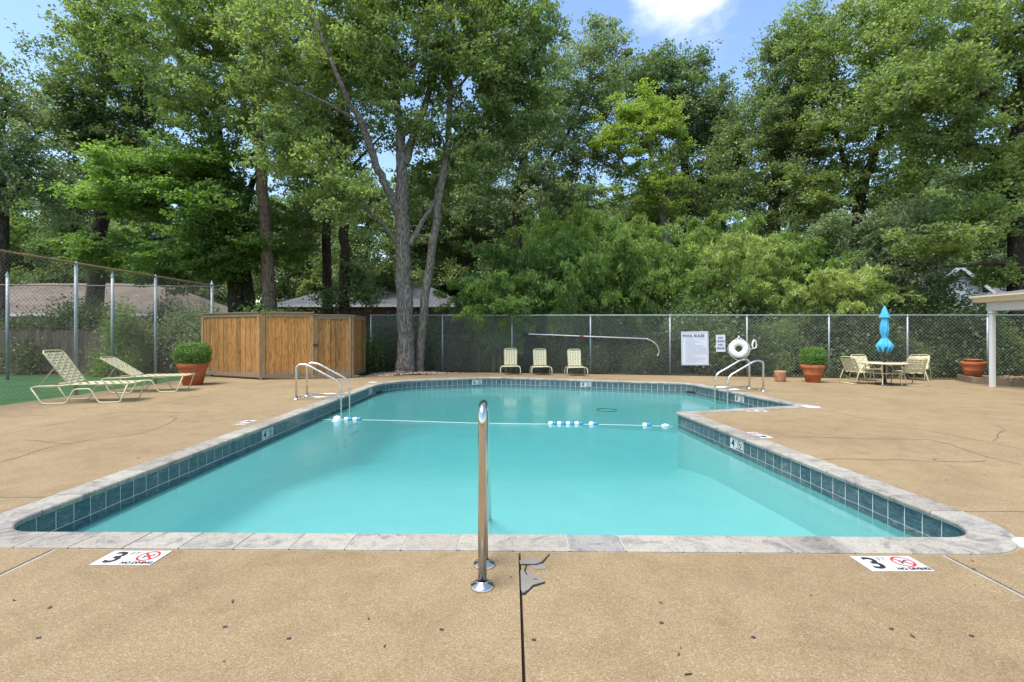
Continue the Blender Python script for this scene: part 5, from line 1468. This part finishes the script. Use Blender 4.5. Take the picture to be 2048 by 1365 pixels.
make_tree('oak_tree', 'dark oak forming the low notch of the treetops under the cloud', [
    [(XatD(1380, D), D, -.1, .40), PT(1380, 500, D, .36), PT(1375, 400, D, .3), PT(1365, 280, D, .2), PT(1360, 170, D, .08)],
    [PT(1378, 420, D, .16), PT(1410, 330, D, .12), PT(1440, 250, D, .05)], [PT(1375, 380, D, .14), PT(1320, 300, D, .1), PT(1290, 200, D, .05)]],
    [BL(1330, 190, D, 80, 80, 70), BL(1400, 240, D, 80, 90, 70), BL(1440, 290, D, 60, 90, 45), BL(1370, 360, D, 110, 80, 60), BL(1260, 170, D, 60, 60, 30), BL(1390, 135, D, 36, 26, 12)],
    BARK_DARK, LEAF_DARK, GB_(1380, D), seed=41, per=90, clump=.95, leafL=.23, leafW=.14)
D = 26.0
make_tree('oak_tree', 'tall oak right of the cloud gap with dark crown over drooping bamboo', [
    [(XatD(1552, D), D, -.1, .38), PT(1550, 560, D, .34), PT(1548, 420, D, .28), PT(1560, 320, D, .22), PT(1590, 200, D, .14), PT(1610, 90, D, .07)],
    [PT(1550, 420, D, .15), PT(1510, 360, D, .11), PT(1475, 300, D, .07), PT(1460, 240, D, .03)], [PT(1550, 400, D, .15), PT(1610, 360, D, .1), PT(1660, 290, D, .05)]],
    [BL(1590, 180, D, 90, 110, 95), BL(1530, 260, D, 80, 100, 70), BL(1490, 350, D, 80, 80, 55), BL(1600, 340, D, 110, 75, 60), BL(1625, 80, D, 55, 50, 26), BL(1550, 430, D - .8, 110, 45, 40), BL(1540, 100, D, 36, 46, 12)],
    BARK_DARK, LEAF_DARK, GB_(1552, D), seed=43, per=85, clump=.8, leafL=.2, leafW=.125)
D = 23.0
make_tree('oak_tree', 'broad oak with forked dark limbs between the bamboo and the white house', [
    [(XatD(1715, D), D, -.1, .36), PT(1716, 560, D, .33), PT(1718, 450, D, .29), PT(1722, 380, D, .25), PT(1745, 320, D, .18), PT(1770, 220, D, .12), PT(1790, 100, D, .06)],
    [PT(1720, 390, D, .15), PT(1690, 330, D, .12), PT(1670, 240, D, .09), PT(1660, 140, D, .05)], [PT(1745, 440, D, .13), PT(1800, 410, D - .5, .10), PT(1850, 370, D - 1, .07), PT(1890, 300, D - 1.2, .03)]],
    [BL(1720, 130, D, 120, 110, 90), BL(1690, 260, D, 110, 80, 70), BL(1800, 230, D - .6, 110, 90, 65), BL(1650, 370, D, 80, 60, 34), BL(1790, 370, D - .6, 90, 50, 36), BL(1700, 30, D, 130, 60, 44), BL(1810, 60, D, 90, 90, 44)],
    BARK_DARK, LEAF_OAK, GB_(1715, D), seed=47, per=85, clump=.72, leafL=.18, leafW=.115)
D = 17.5
make_tree('oak_tree', 'huge spreading oak behind the white pavilion with long level limbs', [
    [(XatD(2042, D), D, -.1, .42), PT(2041, 570, D, .38), PT(2038, 440, D, .33), PT(2032, 340, D, .29), PT(2040, 250, D, .24), PT(2050, 130, D, .17), PT(2060, 0, D, .08)],
    [PT(2035, 250, D, .16), PT(1990, 200, D - .4, .13), PT(1930, 172, D - .9, .10), PT(1860, 172, D - 1.4, .06), PT(1790, 180, D - 1.6, .03)],
    [PT(2034, 350, D, .13), PT(1980, 300, D - .4, .10), PT(1910, 285, D - .9, .07), PT(1850, 290, D - 1.2, .03)],
    [PT(2040, 540, D, .11), PT(1990, 525, D - .5, .09), PT(1930, 532, D - 1, .06), PT(1860, 535, D - 1.4, .03)],
    [PT(2042, 150, D, .12), PT(2000, 60, D - .5, .09), PT(1960, -20, D - .8, .05)]],
    [BL(1930, 80, D - .8, 150, 100, 110), BL(1850, 170, D - 1.2, 110, 70, 60), BL(2010, 170, D, 100, 90, 60), BL(1900, 270, D - 1.0, 110, 55, 44), BL(2000, 330, D - .4, 90, 55, 40), BL(2080, 300, D, 90, 160, 60), BL(1960, -60, D, 170, 80, 60), BL(1990, 450, D - .8, 90, 50, 34), BL(1870, 480, D - 1.2, 90, 26, 20), BL(2010, 545, D - .3, 40, 26, 10)],
    BARK_DARK, LEAF_OAK, GB_(2042, D), seed=53, per=80, clump=.62, leafL=.16, leafW=.11)
D = 19.5
make_tree('dogwood_tree', 'low bushy tree with glossy leaves behind the fence near the blue umbrella', [
    [(XatD(1775, D), D, -.1, .14), PT(1775, 620, D, .12), PT(1770, 540, D, .10), PT(1760, 470, D, .05)], [PT(1774, 600, D, .07), PT(1810, 540, D, .05), PT(1840, 490, D, .03)], [PT(1774, 610, D, .07), PT(1720, 560, D, .05), PT(1690, 520, D, .03)]],
    [BL(1740, 530, D, 70, 55, 45), BL(1810, 500, D, 80, 55, 50), BL(1780, 580, D, 110, 50, 60), BL(1830, 440, D + .6, 90, 40, 34), BL(1690, 470, D + .8, 70, 40, 24)],
    BARK_DARK, LEAF_GREY, GB_(1775, D), seed=59, per=80, clump=.6, leafL=.16, leafW=.10)

# ------------------------------------------------------------------ bamboo bank
def bamboo_meshes(seed, h, spread, nculm, nleaf):
    g = np.random.default_rng(seed); mb = MB(); LV = []
    per_ = int(nleaf / nculm / 16)
    for i in range(nculm):
        a = g.uniform(0, 6.28); r0 = spread * .5 * math.sqrt(g.random()); x0, y0 = r0 * math.cos(a), r0 * math.sin(a)
        hh = h * (.55 + .5 * g.random() ** .6); ln = spread * g.uniform(.25, .95); a2 = a + g.normal() * .5
        def cpt(t_):
            out = ln * t_ ** 2.3
            return np.array([x0 + out * math.cos(a2), y0 + out * math.sin(a2), hh * (t_ - .20 * t_ ** 5)])
        mb.tube([Vector(cpt(k / 8)) for k in range(9)], [.017 * (1 - .8 * k / 8) + .003 for k in range(9)], 5, cap=False)
        for k in range(16):                                # leafy sprays hang from the nodes
            t_ = .28 + .72 * (k + g.random()) / 16; o = cpt(min(t_, 1.0)); b = g.uniform(0, 6.28); L = g.uniform(.25, .62)
            m = int(per_ * g.uniform(.5, 1.5)); u = g.random(m) ** .7
            q = o + np.stack([math.cos(b) * L * u, math.sin(b) * L * u, .16 * u - .55 * L * u ** 2], 1) + g.normal(size=(m, 3)) * np.array([.055, .055, .05])
            LV.append(q)
    LV = np.concatenate(LV)
    v, l = leaf_cloud(LV, np.repeat(UPV, len(LV), 0), .19, .046, .6, 1.1)
    return mb.mesh('culms'), np_mesh('foliage', v, l, 3)
CULM = simple('bamboo_culm', c4(.14, .16, .05), .6, var=.25)
BMS = [bamboo_meshes(71, 4.6, 1.7, 30, 21000), bamboo_meshes(72, 3.9, 1.9, 28, 20000), bamboo_meshes(73, 5.4, 1.6, 32, 23000)]
bam = [ # px, D, top row, mesh, label
    (1005, 18.6, 545, 1, 'short bamboo clump beside the leaning oak'), (1065, 19.4, 462, 0, 'bamboo clump rising behind the first two strap chairs'), (1135, 18.9, 500, 1, 'bamboo clump behind the third strap chair'),
    (1190, 20.6, 430, 2, 'tall bamboo clump behind the white rescue pole'), (1262, 19.2, 470, 0, 'bamboo clump behind the curved end of the rescue pole'), (1330, 20.4, 445, 2, 'tall bamboo clump behind the lime green tree trunk'),
    (1395, 18.8, 520, 1, 'bamboo clump directly behind the POOL RULES sign'), (1478, 18.8, 462, 0, 'pale drooping bamboo clump behind the ring buoy'), (1545, 20.3, 470, 2, 'bamboo clump at the foot of the tall oak right of the cloud gap'),
    (1618, 18.4, 532, 1, 'pale drooping bamboo clump behind the boxwood planter'), (1690, 19.5, 560, 0, 'low dark bamboo clump between the boxwood planter and the umbrella'),
    (1110, 21.6, 405, 2, 'tallest feathery bamboo clump behind the gap between two strap chairs'), (1235, 22.2, 412, 2, 'tall feathery bamboo clump between the rescue pole and the lime green tree'), (1440, 21.8, 420, 2, 'tall feathery bamboo clump between the POOL RULES and NO DIVING signs'), (1590, 21.5, 455, 2, 'tall bamboo clump behind the small clay pot')]
for i, (px, D, top, k, lab) in enumerate(bam):
    hgt = H + (HZ - top) / F * D; s = hgt / (4.6, 3.9, 5.4)[k] / .88
    t = thing('bamboo_clump', lab, 'bamboo', (XatD(px, D), D, -.08), rnd.uniform(0, 6.28), 'bamboo bank behind the back fence')
    a = link('culms', BMS[k][0], CULM, t); b = link('foliage', BMS[k][1], LEAF_BAMBOO, t)
    if 'pale' in lab: b.material_slots[0].link = 'OBJECT'; b.material_slots[0].material = LEAF_PALE
    t.scale = (1.12, 1.12, s)

# ------------------------------------------------------------------ shrubs behind the fences
def shrub_mesh(seed, w_, h, n, L, W, droop=0.0):
    g = np.random.default_rng(seed); nc = 26
    cs = np.stack([g.normal(size=nc) * w_ * .45, g.normal(size=nc) * w_ * .30, h * (.15 + .75 * g.random(nc))], 1)
    cs[:, 2] *= np.exp(-(cs[:, 0] / w_) ** 2 * .5)
    ci = g.integers(0, nc, n); q = cs[ci] + g.normal(size=(n, 3)) * np.array([w_ * .16, w_ * .16, h * .13]); q[:, 2] = np.abs(q[:, 2]) + .02
    v, l = leaf_cloud(q, np.repeat(UPV, n, 0), L, W, .6, droop); mb = MB()
    for c_ in cs[::2]: mb.tube(smooth([(c_[0] * .15, c_[1] * .15, 0), (c_[0] * .5, c_[1] * .5, c_[2] * .6), tuple(c_)], 4), [.012] * 9, 4, cap=False)
    return mb.mesh('stems'), np_mesh('foliage', v, l, 3)
SH = [shrub_mesh(81, 1.5, 2.3, 9000, .10, .065), shrub_mesh(82, 1.7, 1.9, 9000, .11, .07), shrub_mesh(83, 1.3, 2.6, 9000, .13, .05, .6)]
def shrub(px, D, k, sc, label, mat, group):
    t = thing('shrub', label, 'shrub', (XatD(px, D), D, -.08), rnd.choice((0, math.pi)) + rnd.uniform(-.25, .25), group); t.scale = (sc, sc, sc)
    me1, me2 = SH[k]
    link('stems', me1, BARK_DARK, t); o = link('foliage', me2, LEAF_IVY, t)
    if mat is not LEAF_IVY:
        o.material_slots[0].link = 'OBJECT'; o.material_slots[0].material = mat
    return t
LM = [(770, 'between the cedar enclosure and the big oak'), (880, 'just past the leaning oak'), (950, 'between the leaning oak and the strap chairs'), (1021, 'behind the strap chair next to the oak'), (1084, 'behind the middle strap chair'), (1150, 'behind the strap chair under the rescue pole'),
      (1215, 'behind the red collar end of the rescue pole'), (1275, 'behind the straight end of the rescue pole'), (1325, 'behind the curved hook of the rescue pole'), (1390, 'behind the POOL RULES sign'), (1441, 'behind the NO DIVING sign'), (1500, 'behind the ring buoy and rope coil'),
      (1560, 'behind the small clay pot'), (1625, 'behind the boxwood planter by the clay pot'), (1685, 'between the boxwood planter and the patio table'), (1745, 'behind the patio table'), (1800, 'behind the blue umbrella'), (1870, 'between the umbrella and the nested planter'),
      (1946, 'behind the nested planter'), (2010, 'behind the pavilion column'), (2080, 'behind the pavilion beam')]
for i, (px, wh) in enumerate(LM):
    p = on_back(px); D = p.y + 1.75 + .4 * (i % 3)
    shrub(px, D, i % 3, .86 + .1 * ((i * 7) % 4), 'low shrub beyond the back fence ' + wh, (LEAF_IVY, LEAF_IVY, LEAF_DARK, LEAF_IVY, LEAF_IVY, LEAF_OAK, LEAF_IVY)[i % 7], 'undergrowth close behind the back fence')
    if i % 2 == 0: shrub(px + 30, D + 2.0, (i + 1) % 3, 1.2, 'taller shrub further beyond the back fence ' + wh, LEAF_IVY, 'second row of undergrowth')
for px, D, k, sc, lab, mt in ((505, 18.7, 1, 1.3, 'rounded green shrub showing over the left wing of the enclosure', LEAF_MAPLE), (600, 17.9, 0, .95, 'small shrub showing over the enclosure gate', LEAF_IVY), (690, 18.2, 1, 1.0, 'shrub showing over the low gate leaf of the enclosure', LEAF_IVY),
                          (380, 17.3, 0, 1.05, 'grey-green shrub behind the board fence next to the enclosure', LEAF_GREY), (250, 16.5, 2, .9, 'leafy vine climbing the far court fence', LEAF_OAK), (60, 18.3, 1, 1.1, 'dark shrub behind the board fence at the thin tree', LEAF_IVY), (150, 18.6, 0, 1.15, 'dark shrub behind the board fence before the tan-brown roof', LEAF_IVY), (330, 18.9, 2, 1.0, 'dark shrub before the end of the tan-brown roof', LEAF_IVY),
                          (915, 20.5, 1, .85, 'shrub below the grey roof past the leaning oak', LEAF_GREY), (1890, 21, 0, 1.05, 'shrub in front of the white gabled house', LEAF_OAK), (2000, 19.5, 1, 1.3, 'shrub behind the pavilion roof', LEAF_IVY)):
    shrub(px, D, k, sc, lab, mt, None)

# ------------------------------------------------------------------ wood beyond: distant trees, each a copy of one of three
protos = []
for i in range(3):
    b = (0, 60, -.06); sd_ = 91 + i; hgt = 13.5
    g = np.random.default_rng(sd_)
    bl = [(g.normal() * 1.2, 60 + g.normal() * 1.0, hgt * .62 + g.normal() * .6, 3.2, 3.0, 3.6, 60), (g.normal() * 2, 60, hgt * .40, 3.6, 3.0, 2.4, 46), (g.normal() * 1.5, 60, hgt * .82, 2.4, 2.4, 2.2, 34), (g.normal() * 1.0, 60, hgt * .2, 2.8, 2.4, 1.6, 26)]
    protos.append(make_tree('woodland_tree', 'tree in the wood beyond the houses', [[(0, 60, -.1, .3), (0.1, 60, 3, .25), (0, 60, 7, .17), (.2, 60, 11, .06)], [(0, 60, 4, .1), (1.5, 60, 7, .05)], [(0, 60, 5, .1), (-1.6, 60.3, 8, .05)]],
        bl, BARK_DARK, (LEAF_DARK, LEAF_OAK, LEAF_GREY)[i], b, seed=sd_, per=70, clump=1.05, leafL=.27, leafW=.17, group='wood in the background'))
spots = []
for i, px in enumerate(np.linspace(-60, 2110, 34)):
    spots.append((px + rnd.uniform(-25, 25), rnd.uniform(33, 44)))
for i, px in enumerate(np.linspace(-40, 2090, 14)):
    spots.append((px + rnd.uniform(-35, 35), rnd.uniform(50, 62)))
spots += [(858, 43), (905, 46), (945, 41), (1135, 42), (1225, 45), (1905, 41), (1968, 44), (30, 38), (110, 41)]; NSP = len(spots)
for i, (px, D) in enumerate(spots):
    loc = (XatD(px, D), D, -.06); s = rnd.uniform(.85, 1.08) * (1.0 if D < 48 else 1.1) * (1.3 if i >= NSP - 9 else 1)
    if i < 3: o = protos[i]; o.location = loc; o.rotation_euler = (0, 0, rnd.uniform(0, 6)); o.scale = (s, s, s)
    else: o = dup(protos[i % 3], loc, rnd.uniform(0, 6.28), scale=(s, s, s))
    o['label'] = ('dark leaved tree in the wood beyond the houses', 'mid green tree in the wood beyond the houses', 'grey-green tree in the wood beyond the houses')[i % 3]
    o['group'] = ('dark background trees', 'green background trees', 'grey-green background trees')[i % 3]
